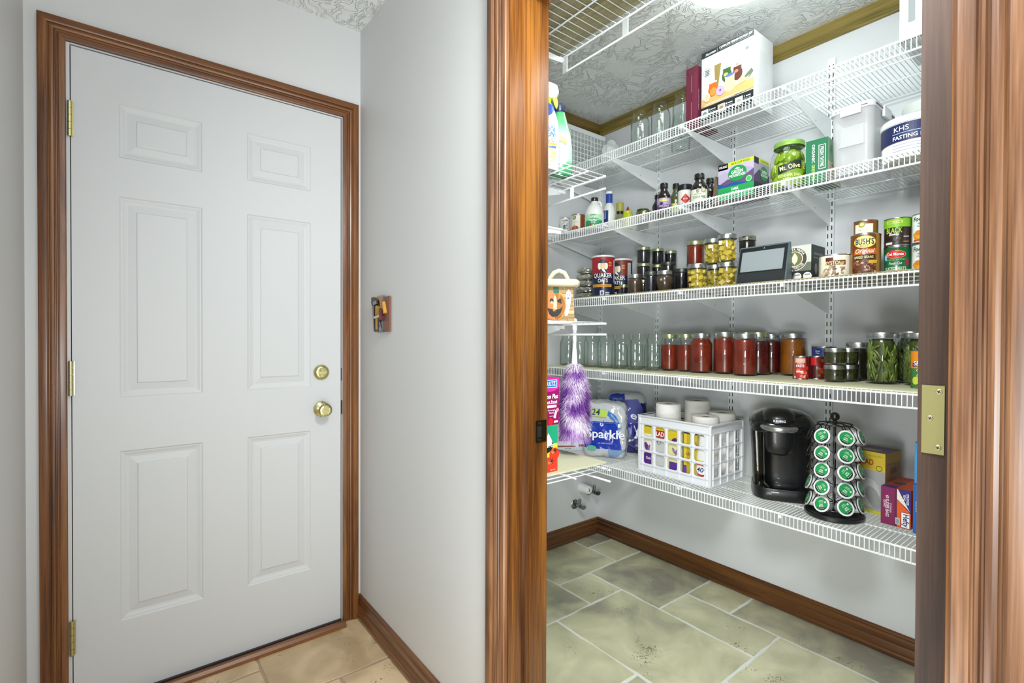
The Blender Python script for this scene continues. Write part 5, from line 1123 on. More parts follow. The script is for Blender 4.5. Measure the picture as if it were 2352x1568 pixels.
def film_pack(name, label, x, y, z, rz, W, D, H, colors, group=None):
    """soft pack: front face local +x, u to the right = +y; printed film with windows"""
    t = thing(name, label, 'paper pack', (x, y, z), rz, group)
    bm = bmesh.new(); n = 46
    bmesh.ops.create_cube(bm, size=1); bmesh.ops.subdivide_edges(bm, edges=list(bm.edges), cuts=n, use_grid_fill=True)
    for v_ in bm.verts:
        c = v_.co.copy(); q = Vector((abs(c.x)*2, abs(c.y)*2, abs(c.z)*2)); k_ = 6
        l_ = (q.x**k_+q.y**k_+q.z**k_)**(1/k_); c /= max(l_, 1e-6)
        p = Vector((c.x*D, c.y*W, c.z*H))
        s_ = nz.noise(p*17)*.010+nz.noise(p*42)*.004; p += p.normalized()*s_; v_.co = p+Vector((0, 0, H/2)); v_.co.z = max(v_.co.z, 0)
    for f_ in bm.faces:
        c = f_.calc_center_median(); f_.material_index = colors(c, W, D, H); f_.smooth = True
    o = bm_obj('printed_film', bm, [WRAP_W, FBLUE, FDARK, FPURP, FLBLUE], t, 180)
    return t
def film(c, rough=.18): return M(c, rough, coat=.7, bump=.6, bscale=40)
WRAP_W, FBLUE, FDARK, FPURP, FLBLUE = film('#c3c7ca'), film('#1f3cae'), film('#141a66'), film('#3a2f86'), film('#7f9cc4')
def c_front(c, W, D, H):
    u, v = c.y/W+.5, c.z/H
    if c.x > 0 and .17 < v < .66 and u < .80+.25*(.6-v): return 1
    if v < .10+.10*math.sin(u*7): return 0
    if v < .17: return 4 if u > .6 else 0
    return 0
t = film_pack('paper_towel_pack', 'plastic wrapped paper towel pack with big blue label and white letters', 1.920, 1.690, Z5, face_cam(1.90, 1.68)-.16, .215, .12, .280, c_front)
k = Ink(on_plane((.068, 0, 0), (0, 1, 0), (0, 0, 1), (1, 0, 0)))
k.word('Sparkle', .008, .118, .044, '#f2f5fb', .0014, bold=.03, width=.190); k.rect(-.085, .070, .178, .180, '#3f74d0', .0004); k.word('24', -.040, .232, .032, '#1d2b5c', .0022, bold=.05, shear=.15, width=.044); k.poly([(-.085, .212), (.012, .208), (.018, .240), (-.085, .252)], '#b5d64a', .0010)
k.poly([(.018, .216), (.022, .240), (.060, .216), (.088, .160), (.074, .150), (.050, .192)], '#2370c4', .0012); k.word('PICK-A-SIZE', .052, .205, .007, '#ffffff', .0020, rot=-.85, width=.050); k.rect(.070, .083, .160, .178, '#e9eef6', .0020); k.word('with THIRST POCKETS', .008, .078, .006, '#dfe6f4', .0014, width=.075); k.oval(-.060, .052, .024, .012, '#56b58a', .0012)
k.done('printed_label', t)
def c_back(c, W, D, H):
    u, v = c.y/W+.5, c.z/H; w_ = nz.noise(Vector((c.y*14, c.z*14, 2)))
    if v > .86: return 0 if u > .45 else 1
    if v < .12: return 2
    if w_ > .18: return 4
    return 3 if w_ > -.12 else 2
t = film_pack('tissue_pack', 'crinkled blue and purple plastic tissue pack behind the paper towels', 2.084, 1.690, Z5, face_cam(2.0, 1.6), .200, .11, .308, c_back)
k = Ink(on_plane((.064, 0, 0), (0, 1, 0), (0, 0, 1), (1, 0, 0))); k.poly([(-.062, .275), (.056, .285), (.084, .235), (.060, .17), (-.01, .155), (-.05, .205)], '#26309a', .0006); k.word('T', -.030, .244, .050, '#e9ecf4', .0018, bold=.06, rot=-.5, width=.036); k.word('i', .006, .226, .044, '#e9ecf4', .0018, bold=.05, rot=-.7); k.word('e', .036, .196, .036, '#e9ecf4', .0018, bold=.06, rot=-.4, width=.034); k.word('SHEETS', -.048, .277, .007, '#c9d0ee', .0018, rot=-1.0, width=.03); k.done('printed_label', t)

# crate
CX0, CY0, CL, CW, CH = 1.846, 1.425, .352, .262, .252      # front-left corner, length along -y, depth along x
CRATE = M('#e2e4e8', .35, coat=.2)
ct = thing('crate', 'white plastic lattice crate holding paper rolls and cleaning supplies', 'crate', (CX0, CY0, Z5))
def rr_hole(bm, o, U, V, N_, w, h, holes, th):
    """panel w x h with rounded square holes: built as frame cells"""
    o, U, V, N_ = map(Vector, (o, U, V, N_))
    def cell(a, b, c, d, hl):
        r = min(b-a, d-c)*.16; n = 4; H_ = []
        hx0, hx1, hy0, hy1 = hl
        for cx_, cy_, a0 in ((hx1-r, hy1-r, 0), (hx0+r, hy1-r, pi/2), (hx0+r, hy0+r, pi), (hx1-r, hy0+r, 1.5*pi)):
            for q in range(n+1): H_.append((cx_+r*cos(a0+q*pi/2/n), cy_+r*sin(a0+q*pi/2/n)))
        corners = [(b, d), (a, d), (a, c), (b, c)]
        for dn in (0, 1):
            P = lambda u, v: bm.verts.new(o+U*u+V*v+N_*(-th*dn))
            hv = [P(*q) for q in H_]; cv = [P(*q) for q in corners]; m_ = len(hv)
            for ci in range(4):
                seg_ = hv[ci*(n+1):(ci+1)*(n+1)]
                for q in range(n): bm.faces.new((cv[ci], seg_[q], seg_[q+1]))
                bm.faces.new((cv[ci], seg_[-1], hv[((ci+1)*(n+1)) % m_], cv[(ci+1) % 4]))
            if dn == 0: h0 = hv
            else:
                for q in range(m_): bm.faces.new((h0[q], h0[(q+1) % m_], hv[(q+1) % m_], hv[q]))
    for (a, b, c, d, hl) in holes: cell(a, b, c, d, hl)
def wall(name, o, U, V, N_, w, nx, parent):
    bm = bmesh.new(); cells = []; m0, b0, t0 = .018, .030, .038; cw = (w-2*m0)/nx; ch = (CH-b0-t0)/3
    for i in range(nx):
        for j in range(3):
            a, c = m0+i*cw, b0+j*ch
            cells.append((a, a+cw, c, c+ch, (a+cw*.13, a+cw*.87, c+ch*.09, c+ch*.91)))
    rr_hole(bm, o, U, V, N_, w, CH, cells, .0025)
    o_, U_, V_, N2 = map(Vector, (o, U, V, N_))
    def slab(a, b, c, d, e, th=.0025):
        vs2 = [bm.verts.new(o_+U_*u+V_*v+N2*q) for q in (e, e-th-e) for u, v in ((a, c), (b, c), (b, d), (a, d))] if 0 else [bm.verts.new(o_+U_*u+V_*v+N2*q) for q in (e, -th) for u, v in ((a, c), (b, c), (b, d), (a, d))]
        for f_ in ((0, 1, 2, 3), (7, 6, 5, 4), (0, 4, 5, 1), (1, 5, 6, 2), (2, 6, 7, 3), (3, 7, 4, 0)): bm.faces.new([vs2[q] for q in f_])
    slab(0, w, .0005, b0, 0); slab(0, w, CH-t0, CH-.0006, 0); slab(0, m0, b0, CH-t0, .0); slab(w-m0, w, b0, CH-t0, .0)
    slab(0, w, CH-.004, CH, .008); slab(0, w, CH-t0, CH-t0+.003, .006); slab(-.004, w+.004, 0, .004, .009)
    for j in (0, 1, 2, 3): slab(.01, w-.01, b0+j*ch-.0012, b0+j*ch+.0012, .005)
    for i in range(nx+1): slab(m0+i*cw-.0012, m0+i*cw+.0012, .004, CH-t0, .005)
    stuff(bm_obj(name, bm, CRATE, parent)) if 0 else bm_obj(name, bm, CRATE, parent)
wall('crate_side', (0, 0, 0), (0, -1, 0), (0, 0, 1), (-1, 0, 0), CL, 5, ct)
wall('crate_side', (CW, -CL, 0), (0, 1, 0), (0, 0, 1), (1, 0, 0), CL, 5, ct)
wall('crate_end', (0, -CL, 0), (1, 0, 0), (0, 0, 1), (0, -1, 0), CW, 4, ct)
wall('crate_end', (CW, 0, 0), (-1, 0, 0), (0, 0, 1), (0, 1, 0), CW, 4, ct)
box('crate_bottom', .003, CW-.003, -CL+.003, -.003, 0, .004, CRATE, ct)
prism('grip_tab', [(-.055, 0), (.0, 0), (.0, .018), (-.012, .030), (-.055, .034)], .004, .007, CRATE, ct, 'yz').location = (0, -CL+.10, CH-.036)
for xx in (-.0035, CW-.0075):
    for yy in (-CL-.0035, -.0075): box('corner_post', xx, xx+.011, yy, yy+.011, 0, CH, CRATE, ct, .002)
# things in the crate
RG = 'paper towel rolls standing in the crate'
rm = roll_mesh(.0585, .295)
def proll(lab, x, y, top, r=.0585, grp=RG):
    t = thing('paper_roll', lab, 'paper roll', (x, y, Z5+.0045), 0, grp)
    o = link('paper_sheets', rm, None, t); o.scale = (r/.0585, r/.0585, (top)/.295)
    lathe('core', [(.0205, .004), (.0208, top-.003), (.0192, top-.003), (.0190, .004)], CORE, t, 24); return t
proll('left front paper roll in the crate', 1.932, 1.330, .302, .055)
proll('tallest paper roll at the back of the crate', 2.045, 1.255, .316, .055)
proll('right front paper roll in the crate, near the corner', 1.932, 1.147, .268, .055)
proll('right back paper roll in the crate', 2.046, 1.136, .276, .055)
t, f, s, tp = carton('trash_bag_box', 'yellow trash bag box seen through the left crate openings', 1.855, 1.413, Z5+.005, .050, .012, .205, M('#e3e1cf', .4), 0)
f.rect(0, .05, .165, .198, '#d1bc2c'); f.rect(0, .05, .198, .205, '#4a3848'); f.oval(.024, .105, .010, .022, '#6a2f86', .0008, .4); f.oval(.036, .100, .006, .018, '#8f6aa0', .0010, -.3); f.rect(.002, .050, .030, .078, '#542a86', .0010); f.word('Gain', .034, .056, .012, '#f2ead8', .0014, bold=.03, width=.026); f.rect(.0, .05, .02, .028, '#d8c84a', .0010); f.done('printed_front', t); s.bm.free(); tp.bm.free()
t, f, s, tp = carton('trash_bag_box', 'yellow box with red band and white letters inside the crate', 1.855, 1.358, Z5+.005, .064, .012, .215, M('#c9c8bc', .4), 0)
f.rect(0, .064, .185, .205, '#d1bc2c'); f.rect(0, .064, .155, .188, '#a8341c', .0006); f.word('GLAD', .032, .172, .020, '#ffffff', .0012, bold=.04, width=.056); f.rect(0, .064, .0, .150, '#c3c5c4', .0006); f.ring(.034, .135, .008, .010, '#2b2b2b', .0012); f.oval(.008, .065, .012, .012, '#e9ebea', .0012); f.done('printed_front', t); s.bm.free(); tp.bm.free()
t, f, s, tp = carton('trash_bag_box', 'yellow box with purple petals in the middle of the crate', 1.855, 1.290, Z5+.005, .078, .012, .205, M('#dcd9a4', .4), 0)
f.rect(0, .078, .155, .198, '#d1bc2c'); f.oval(.044, .158, .014, .008, '#5a2f6a', .0008, .5); f.oval(.058, .152, .006, .010, '#5a2f6a', .0010); f.oval(.042, .112, .006, .014, '#8f7a94', .0010, .5); f.oval(.056, .108, .006, .015, '#8f7a94', .0010, -.4); f.rect(.02, .078, .018, .062, '#55308c', .0010); f.done('printed_front', t); s.bm.free(); tp.bm.free()
t, f, s, tp = carton('trash_bag_box', 'yellow box turned sideways with dark red lettering in the crate', 1.856, 1.200, Z5+.005, .062, .010, .205, M('#b9a62a', .4), 0)
f.rect(0, .014, .0, .195, '#d8c23a'); f.rect(0, .062, .195, .205, '#4a3848'); f.word('LEAK', .030, .112, .012, '#7a3018', .0010, bold=.03, width=.034); f.word('G', .055, .158, .012, '#8a3018', .0012); f.rect(.0, .014, .018, .062, '#6a3a9a', .0010); f.done('printed_front', t); s.bm.free(); tp.bm.free()
t = thing('cleaner_bottle', 'white cleaner bottle with number lettering in the right crate openings', 'bottle', (1.862, 1.112, Z5+.005), pi)
lathe('bottle_body', [(0, 0), (.030, 0), (.033, .004), (.033, .105), (.028, .130), (.020, .165), (.018, .195), (0, .195)], M('#e3e4e2', .35), t, 32, sx=.36)
k = Ink(lambda u, v, off: ((.033*.36+off)*cos(u/.033), (.033+off)*sin(u/.033), v), True); k.rect(-.034, .034, .088, .096, '#d9c93a', .0006); k.rect(-.034, .034, .076, .086, '#c23a24', .0008); k.oval(.0, .052, .034, .022, '#c23a24', .0008); k.oval(-.004, .056, .028, .017, '#eceef4', .0012); k.word('409', 0, .058, .019, '#2a2a6e', .0022, bold=.04, shear=.15, width=.046); k.word('SURFACE', .002, .030, .008, '#2f2f36', .0016, bold=.02, width=.050); k.word('CLEANER', .006, .020, .006, '#2f2f36', .0016, width=.036); k.done('printed_label', t)

# coffee maker
cm = thing('coffee_maker', 'black single cup coffee maker with a silver handle band', 'coffee maker', (2.002, .868, Z5), face_cam(2.0, .868)+.10)
KB = M('#121315', .32, coat=.3, bump=.2, bscale=900); KG = M('#0c0d0f', .15, coat=.8); SIL = M('#b9bbbc', .25, .9); TANK = glass_mat('smoke_tank', '#8a8a7c', '#4a4a44')
def superprof(w, d, n=28, k_=3.2, fr=1.0):
    return [(d*(abs(cos(a))**(2/k_))*(1 if cos(a) > 0 else -1), w*(abs(sin(a))**(2/k_))*(1 if sin(a) > 0 else -1)) for a in (2*pi*i/n for i in range(n))]
def loft(name, secs, mat, parent, smooth=50):
    bm = bmesh.new(); rings = [[bm.verts.new((cx_+px, cy_+py, z_+(tl*px))) for px, py in superprof(w_, d_, 40, kk)] for (z_, w_, d_, cx_, cy_, kk, tl) in secs]
    for A, B in zip(rings, rings[1:]):
        for q in range(40): bm.faces.new((A[q], A[(q+1) % 40], B[(q+1) % 40], B[q]))
    bm.faces.new(list(reversed(rings[0]))); bm.faces.new(rings[-1]); return bm_obj(name, bm, mat, parent, smooth)
loft('machine_base', [(0, .100, .110, 0, 0, 4, 0), (.004, .104, .114, 0, 0, 4, 0), (.035, .102, .112, 0, 0, 4, 0), (.043, .100, .108, 0, 0, 4, 0)], KB, cm)
loft('machine_body', [(.040, .078, .060, -.045, .022, 4, 0), (.12, .080, .062, -.045, .022, 4, 0), (.21, .082, .072, -.036, .022, 4, 0), (.25, .085, .085, -.022, .020, 3.5, 0)], KB, cm)
loft('water_tank', [(.043, .0185, .060, .000, -.080, 4, 0), (.15, .0195, .062, .000, -.083, 4, 0), (.252, .021, .064, .000, -.088, 4, 0)], TANK, cm)
loft('tank_lid', [(.252, .022, .066, .000, -.088, 4, 0), (.262, .024, .070, 0, -.088, 4, 0)], KG, cm)
loft('machine_head', [(.250, .108, .105, -.004, -.001, 3.4, 0), (.262, .114, .112, -.002, -.001, 3.2, .05), (.285, .112, .108, -.004, -.001, 3, .02), (.308, .098, .092, -.008, 0, 2.8, 0), (.324, .070, .066, -.012, 0, 2.5, 0), (.330, .030, .030, -.012, 0, 2.2, 0)], KG, cm)
loft('brew_lid', [(.286, .052, .062, .050, -.014, 2.6, 0), (.300, .060, .074, .042, -.014, 2.6, 0), (.320, .054, .070, .034, -.014, 2.5, 0), (.334, .036, .050, .022, -.014, 2.2, 0), (.338, .010, .018, .018, -.014, 2, 0)], KB, cm)
loft('pod_holder', [(.168, .022, .020, .076, -.014, 2.4, 0), (.176, .042, .036, .070, -.014, 2.6, 0), (.205, .050, .044, .066, -.014, 2.8, 0), (.262, .054, .050, .062, -.014, 2.8, 0)], KB, cm)
bm = bmesh.new(); pts = [(.012+.112*cos(a), -.014+.078*sin(a)*1.04, .268+.018*(1-cos(a))**1.5) for a in (-1.45+2.9*i/18 for i in range(19))]
for i, p in enumerate(pts): pass
rs = [.006+.006*math.sin(pi*i/18) for i in range(19)]; add_tube(bm, pts, rs, 12); o = bm_obj('silver_handle', bm, SIL, cm, 60)
k = Ink(lambda u, v, off: (.042+.0755+off-u*u*9, -.014+u, v)); k.word('KEURIG', -.004, .298, .0085, '#eef0f0', .0012, bold=.03, width=.040); k.done('lettering', cm)
k = Ink(lambda u, v, off: (.020+v, u, .3035-(v+.02)*.30-(u-.055)*.55+off))
for i, (u_, v_) in enumerate(((.055, .036), (.070, .028), (.088, .018))): k.oval(u_, v_, .0045+.001*i, .0045+.001*i, '#c5c8ca', .0010+.0006); k.oval(u_, v_, .003+.001*i, .003+.001*i, '#101114', .0022)
for q in range(4): k.rect(.068, .075, -.012-q*.012, -.0105-q*.012, '#6a6d70', .0012)
k.done('buttons', cm)
loft('drip_tray', [(.006, .072, .060, .050, -.012, 3, 0), (.040, .072, .060, .050, -.012, 3, 0), (.0435, .068, .056, .050, -.012, 3, 0)], KG, cm)

# pod carousel
CXc, CYc = 1.900, .650
ca_ = thing('pod_carousel', 'black wire carousel rack for coffee pods on a round base', 'pod rack', (CXc, CYc, Z5), face_cam(CXc, CYc))
KW = M('#131313', .35, coat=.4)
lathe('rack_base', [(0, 0), (.084, 0), (.0885, .004), (.0885, .013), (.084, .0165), (.078, .0165), (.076, .013), (.03, .020), (0, .020)], KB, ca_, 56)
tube('pole', [(0, 0, .018), (0, 0, .325)], .0045, KW, ca_, 12)
lathe('finial', [(0, 0), (.006, 0), (.006, .006), (.0125, .012), (.0145, .020), (.0125, .029), (.006, .034), (0, .035)], KW, ca_, 24, (0, 0, .318))
NC = 7; RT = .073; podh, podr = .044, .0245
az0 = .42
rows_z = [.050, .107, .164, .221, .278]
podm = None
hidden = {3, 4}
def rackframe():
    bm = bmesh.new()
    for zc, r_ in ((.313, .052), (.030, .060)): add_tube(bm, [(r_*cos(2*pi*i/36), r_*sin(2*pi*i/36), zc) for i in range(36)], .002, 6, closed=True)
    for c_ in range(NC):
        a = az0+2*pi*c_/NC
        add_tube(bm, [(0, 0, .313), (.026*cos(a-.5), .026*sin(a-.5), .318), (.052*cos(a-.45), .052*sin(a-.45), .313)], .0018, 6)
        for z_ in rows_z:
            ctr = Vector((RT*cos(a), RT*sin(a), z_)); n_ = Vector((cos(a)*cos(.35), sin(a)*cos(.35), sin(.35))); e1 = Vector((-sin(a), cos(a), 0)); e2 = n_.cross(e1)
            add_tube(bm, [ctr+(e1*cos(2*pi*i/20)+e2*sin(2*pi*i/20))*(podr-.0005) for i in range(20)], .0016, 6, closed=True)
        zz = [(.046*cos(a+.45), .046*sin(a+.45), .313)]
        for q in range(10): rq = RT+.006 if q % 2 else RT-.014; zz.append((rq*cos(a+.45), rq*sin(a+.45), .300-q*.028))
        add_tube(bm, zz, .0016, 6)
    return bm
bm_obj('wire_rings', rackframe(), KW, ca_, 60)
PODW = M('#dedfe0', .4, coat=.2); PODG = M('#1f8f4c', .45)
pos_names = {0: 'front right', 6: 'front left', 1: 'right', 5: 'left', 2: 'far right'}
ordn = ['lowest', 'second lowest', 'middle', 'second highest', 'highest']
for c_ in range(NC):
    if c_ in (3, 4): continue
    a = az0+2*pi*c_/NC+face_cam(CXc, CYc)
    for r_i, z_ in enumerate(rows_z):
        if c_ == 5 and r_i > 1: continue
        n_ = Vector((cos(a)*cos(.35), sin(a)*cos(.35), sin(.35)))
        loc = Vector((CXc+RT*cos(a), CYc+RT*sin(a), Z5+z_))
        lab = 'green lidded coffee pod, %s in the %s column of the rack' % (ordn[r_i], pos_names[c_])
        if podm is None:
            p = thing('coffee_pod', lab, 'coffee pod', loc, 0, 'coffee pods in the carousel rack')
            cup = lathe('pod_cup', [(0, -.036), (.0165, -.036), (.0180, -.034), (.0222, .002), (.0255, .0025), (.0258, .0045), (.0235, .0050), (0, .0050)], PODW, p, 32)
            kk = Ink(lambda u, v, off: (u, v, .0052+off)); kk.oval(0, 0, .0205, .0205, PODG, .0002, n=28)
            kk.word('GREEN', .0, .011, .0032, '#e9f4ea', .0006, width=.012); kk.word('MOUNTAIN', 0, .0065, .003, '#e9f4ea', .0006, width=.016); kk.word('DARK', 0, -.001, .004, '#f2f7f0', .0006, bold=.03, width=.011); kk.word('MAGIC', 0, -.0065, .004, '#f2f7f0', .0006, bold=.03, width=.014)
            kk.poly([(-.0165, -.0115), (.0165, -.0115), (.009, -.0183), (-.009, -.0183)], '#1a231d', .0006); kk.rect(-.010, .010, -.0140, -.0130, '#d9e2da', .0010); kk.rect(.0105, .0155, .003, .008, '#f2f7f0', .0006); kk.rect(.0120, .0140, .0045, .0065, '#1f8f4c', .0009)
            lid_ = kk.done('foil_lid', p); podm = (p, cup, lid_)
        else:
            p = podm[0].copy(); COL.objects.link(p); p['label'] = lab; p.location = loc
            for q in podm[1:]: d = q.copy(); COL.objects.link(d); d.parent = p
        rq = n_.to_track_quat('Z', 'Y'); spin = random.Random(c_*7+r_i).uniform(-.9, .9)
        p.rotation_mode = 'QUATERNION'; p.rotation_quaternion = rq @ Matrix.Rotation(spin, 4, 'Z').to_quaternion()

# boxes at the right end of the lowest shelf
t, f, s, tp = carton('trash_bag_box', 'tall purple topped yellow trash bag box behind the pod rack', 2.040, .640, Z5, .100, .115, .212, M('#8a6a48', .45), -.12)
f.rect(0, .1, .148, .212, '#cdb43a'); f.rect(0, .1, .010, .148, '#9ea09f'); f.rect(0, .1, 0, .010, '#c3c02c'); f.word('GLAD', .040, .176, .020, '#a8341c', .0010, bold=.04, width=.05); f.ring(.082, .158, .008, .0095, '#1b1b1b', .0012); f.word('PROTECTION', .07, .198, .006, '#8f7a24', .0010, width=.04); f.oval(.05, .07, .035, .05, '#b3b5b4', .0008); f.oval(.065, .055, .02, .04, '#8f9191', .0010, .4)
tp.rect(0, .1, 0, .115, '#5c4866', .0004); tp.oval(.045, .035, .03, .018, '#8d8a52', .0008); s.rect(0, .115, .175, .212, '#a98a3c', .0004); s.word('GLAD', .06, .150, .020, '#6a4434', .0008, bold=.02, width=.05); f.done('printed_front', t); s.done('printed_side', t); tp.done('printed_top', t)
t, f, s, tp = carton('storage_bag_box', 'purple and orange slider bag box on the lowest shelf', 1.950, .531, Z5, .080, .175, .122, M('#c8451a', .4), -.06)
f.rect(0, .080, 0, .122, '#7d1c52'); f.rect(.037, .044, .0, .122, '#5c1840', .0006); f.poly([(.044, .122), (.080, .122), (.080, .050), (.074, .058)], '#2e2378', .0008); f.poly([(.044, 0), (.080, 0), (.080, .050), (.060, .072), (.044, .088)], '#dd5a14', .0008); f.poly([(.044, .122), (.046, .122), (.078, .056), (.070, .066), (.050, .084), (.044, .090)], '#e9e2da', .0012)
f.word('Hefty', .066, .026, .016, '#1d2468', .0022, rot=-pi/2, bold=.04, width=.040); f.poly([(.056, .003), (.077, .003), (.077, .050), (.056, .050)], '#f2f2f2', .0014); f.poly([(.0545, .0015), (.0785, .0015), (.0785, .0515), (.0545, .0515)], '#1d2468', .0011)
f.word('60 SLIDER BAGS', .018, .060, .009, '#f2e9ee', .0012, rot=-pi/2, bold=.02, width=.070); f.word('QUART', .010, .066, .0055, '#f2e9ee', .0012, rot=-pi/2, width=.026); f.word('STORAGE', .027, .056, .005, '#f2e9ee', .0012, rot=-pi/2, width=.030); f.word('STRONGER', .072, .094, .0065, '#f2f2f8', .0014, rot=-pi/2, bold=.02, width=.036); f.word('SEAL', .064, .098, .0065, '#f2f2f8', .0014, rot=-pi/2, bold=.02, width=.020); f.rect(.040, .052, .008, .030, '#b9bcc0', .0016); f.rect(.0425, .0495, .012, .026, '#8f9296', .0020)
tp.rect(0, .08, 0, .175, '#8a3a2a', .0004); tp.rect(0, .040, 0, .03, '#3a2a70', .0007); tp.rect(.04, .08, .0, .175, '#b04420', .0007); tp.oval(.028, .075, .016, .018, '#4a3a3a', .0010); f.done('printed_front', t); s.bm.free(); tp.done('printed_top', t)
for lab, z_, dx, hh in (('lower bright blue slider bag box beside the door frame', 0, 0, .152), ('paler blue bag box standing on the bright blue one', .1525, .012, .128)):
    t, f, s, tp = carton('storage_bag_box', lab, 1.925+dx, .4415, Z5+z_, .090, .190, hh, M('#1668bd' if z_ == 0 else '#3f94d4', .4), -.02, group='blue storage bag boxes')
    f.word('60 SLIDER BAGS' if z_ == 0 else 'GALLON', .022, hh*.5, .011, '#eef4fa', .0012, rot=-pi/2, bold=.02, width=.09 if z_ == 0 else .045)
    if z_ == 0: f.word('GALLON', .010, .085, .006, '#eef4fa', .0012, rot=-pi/2, width=.032)
    tp.rect(0, .09, 0, .19, '#8a4a34', .0004); f.done('printed_front', t); s.bm.free(); tp.done('printed_top', t)
# foil wrapped packages by the oats
FOIL = M('#b9b9ae', .3, .55, bump=1, bscale=60)
for j, w_ in enumerate(('bottom', 'second', 'third', 'fourth', 'topmost')):
    t = thing('foil_packet', 'crumpled foil coffee packet with tan ends, %s of the stack left of the oats' % w_, 'packet', (1.905, 1.815+.004*(j % 2), L3+j*.0325), .9+j*.1, 'foil packets on the middle shelf')
    bm = bmesh.new(); bmesh.ops.create_icosphere(bm, subdivisions=4, radius=1, matrix=Matrix.Diagonal((.045, .050, .0155, 1)))
    for v_ in bm.verts:
        v_.co += v_.co.normalized()*(nz.noise(v_.co*60+Vector((j*9, 0, 0)))*.009+abs(nz.noise(v_.co*110+Vector((j*5, 3, 0))))*.009); v_.co.z = min(max(v_.co.z, -.0158), .0158)+.0161
    bm_obj('foil', bm, FOIL, t, 20); lathe('tan_band', [(.0, -.002), (.012, -.002), (.012, .003), (0, .003)], M('#a8803a', .5), t, 16, (.022, -.036, .018), 'y')
# smart display
sd = thing('smart_display', 'dark tablet like display leaning back in front of the jars', 'display', (1.862, .985, L3+.001), 0)
D0 = M('#2a3034', .35, coat=.3); tl = .30
prism('display_body', [(0, 0), (.058, 0), (.052, .040), (.048, .148), (.042, .1505), (.036, .148)], -.186, 0, M('#5a686e', .4), sd, 'xz', .002).rotation_euler = (0, 0, 0)
dU, dV = Vector((0, -1, 0)), Vector((.036, 0, .148)).normalized(); dN = Vector((-.148, 0, .036)).normalized()
k = Ink(on_plane((0, 0, 0), dU, dV, dN)); k.rect(.004, .182, .004, .148, '#15181b', .0006)
SCR = M('#8d9699', .12, coat=1); k.rect(.014, .170, .052, .132, SCR, .0010); k.oval(.096, .141, .0018, .0018, '#d5dadc', .0010)
for q in range(24):
    pass
k.rect(.004, .182, .004, .046, M('#23282b', .7, bump=1, bscale=1800), .0010); k.done('screen', sd)
tube('power_cord', [(.050, -.183, .055), (.054, -.192, .050), (.050, -.194, .030), (.030, -.193, .006), (.010, -.191, .003)], .0022, BLK, sd, 8)
# coffee pod carton
t, f, s, tp = carton('coffee_box', 'black and pale green coffeehouse pod box with round emblem', 1.925, .838, L3, .100, .120, .135, M('#3b3f3c', .35, coat=.2), .0)
f.rect(0, .1, .066, .135, '#c5cfbf'); f.rect(0, .1, .040, .072, '#69705f', .0006); f.rect(0, .1, 0, .042, '#20231f', .0008); f.oval(.045, .087, .043, .043, '#e6e6dc', .0010, n=36); f.oval(.045, .087, .0405, .0405, '#4f4236', .0014, n=36); f.oval(.045, .087, .028, .028, '#e9e9df', .0018, n=32); f.oval(.045, .087, .0255, .0255, '#6f7440', .0022, n=32)
f.word('BARISTA PRIMA', .045, .1215, .0085, '#f0f0e6', .0026, bold=.03, width=.082, arc=.0345)
kk2 = f; f.word('COFFEEHOUSE', .045, .0535, .0085, '#f0f0e6', .0026, bold=.03, width=.068, arc=-.0345)
f.poly([(.045, .066), (.054, .078), (.056, .092), (.046, .110), (.036, .094), (.036, .078)], '#dfe6c8', .0028)
for q in (.020, .054, .088): f.oval(q, .022, .0145, .0145, '#e2e4e2', .0014); f.rect(q-.009, q+.009, .026, .030, '#8d8a80', .0020)
s.rect(0, .12, 0, .135, '#2e3233'); s.rect(.02, .10, .100, .108, '#70777a', .0008); s.rect(.02, .09, .088, .091, '#8d9396', .0008); s.oval(.04, .05, .012, .020, '#8f938c', .0008); f.done('printed_front', t); s.done('printed_side', t); tp.bm.free()

# ------------------------------------------------------------------ plumbing on the far pantry wall
CHR = M('#8f9290', .18, 1)
def valve(lab, x, z, knob):
    t = thing('water_valve', lab, 'valve', (x, YF, z))
    lathe('escutcheon', [(0, -.010), (.012, -.010), (.026, -.003), (.028, 0)], CHR, t, 32, axis='y')
    lathe('stem', [(.009, -.008), (.009, -.030), (.012, -.032), (.012, -.048), (.007, -.050), (.007, -.066), (0, -.066)], CHR, t, 20, axis='y')
    lathe('outlet', [(.007, 0), (.007, .022), (.0095, .022), (.0095, .030), (0, .030)], CHR, t, 16, (0, -.040, .006))
    lathe('handle', [(0, -.004), (.017, -.004), (.0185, 0), (.017, .004), (0, .004)], CHR if knob else M('#55564f', .35, 1), t, 24, (0, -.070, 0), 'y', sx=1, sy=.62)
    return t
valve('lower chrome shutoff valve with oval handle on the far wall', 2.016, .205, True)
valve('darker shutoff valve right of the white drain cap', 2.135, .262, False)
t = thing('drain_cap', 'round white plastic drain cap on the far pantry wall', 'pipe cap', (2.068, YF, .292))
lathe('cap_body', [(.029, 0), (.029, -.016), (.0275, -.018), (.0275, -.040), (.025, -.044), (.024, -.062), (.020, -.066), (0, -.066)], WHITE, t, 36, axis='y'); box('cap_slot', -.003, .003, -.0675, -.0655, -.009, .009, M('#6a6f6c', .6), t)

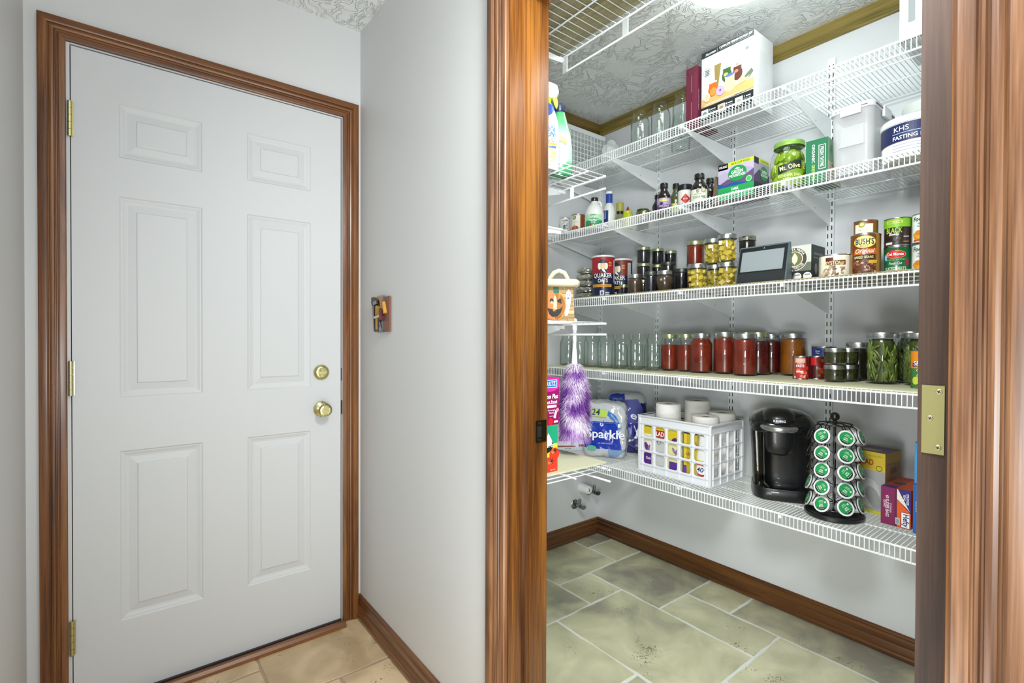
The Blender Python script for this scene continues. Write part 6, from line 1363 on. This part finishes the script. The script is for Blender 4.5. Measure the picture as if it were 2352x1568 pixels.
# ------------------------------------------------------------------ tool plaque on the partition wall
pq = thing('tool_plaque', 'brown switch plate decorated with tiny hand tools, on the hall wall', 'plaque', (XW0, 1.772, 1.248))
TB = M('#7a5142', .5); STEEL = M('#8f9295', .3, 1); GOLD = M('#b98f3c', .45)
prism('plaque_board', [(-.075, -.066), (.066, -.066), (.066, .066), (.062, .066), (-.075, .064)], -.008, 0, TB, pq, 'yz', .001)
def P2(name, pts, m, d0=-.014, d1=-.007): return prism(name, [(-u, v) for u, v in pts], d0, d1, m, pq, 'yz', .0008)
# u runs to the viewer's right (towards smaller y)
P2('saw', [(-.074, .060), (-.060, .062), (-.052, .040), (-.056, .030), (-.052, -.064), (-.060, -.064), (-.070, .020), (-.074, .040)], STEEL); P2('saw_handle', [(-.075, .066), (-.056, .068), (-.054, .040), (-.062, .034), (-.075, .042)], M('#45474a', .4), -.017)
P2('hammer_head', [(-.048, .048), (-.018, .054), (-.014, .040), (-.044, .034)], STEEL, -.022); P2('hammer_handle', [(-.037, .034), (-.026, .034), (-.024, -.056), (-.036, -.056)], GOLD, -.016)
P2('ruler', [(-.012, .066), (.012, .070), (.030, .020), (.022, .018), (.004, .058), (-.010, .058)], M('#a87e4c', .5), -.018)
P2('chisel', [(.022, .070), (.034, .068), (.034, .048), (.026, .048)], STEEL, -.018); P2('chisel_handle', [(.028, .048), (.038, .046), (.054, .004), (.044, .000)], M('#c8923c', .45), -.019)
P2('screwdriver_handle', [(.008, .022), (.028, .020), (.032, -.022), (.012, -.026)], M('#5a1f22', .4), -.021); P2('screwdriver_shaft', [(.018, -.024), (.024, -.024), (.024, -.060), (.018, -.060)], STEEL, -.014)
P2('clamp', [(-.014, .030), (.002, .030), (.002, -.010), (-.002, -.010), (-.002, .026), (-.010, .026), (-.010, -.006), (-.014, -.006)], GOLD, -.018); P2('clamp_bar', [(-.046, -.008), (-.044, -.016), (.006, -.010), (.010, .0), (.004, -.004)], M('#c9c4b4', .4), -.020)
P2('wrench', [(.004, -.030), (.012, -.026), (.014, -.040), (.024, -.052), (.018, -.068), (.006, -.068), (.002, -.052), (.010, -.046)], STEEL, -.018); P2('file', [(-.014, -.018), (-.008, -.018), (-.006, -.068), (-.016, -.068)], M('#5f6265', .35, 1), -.015)
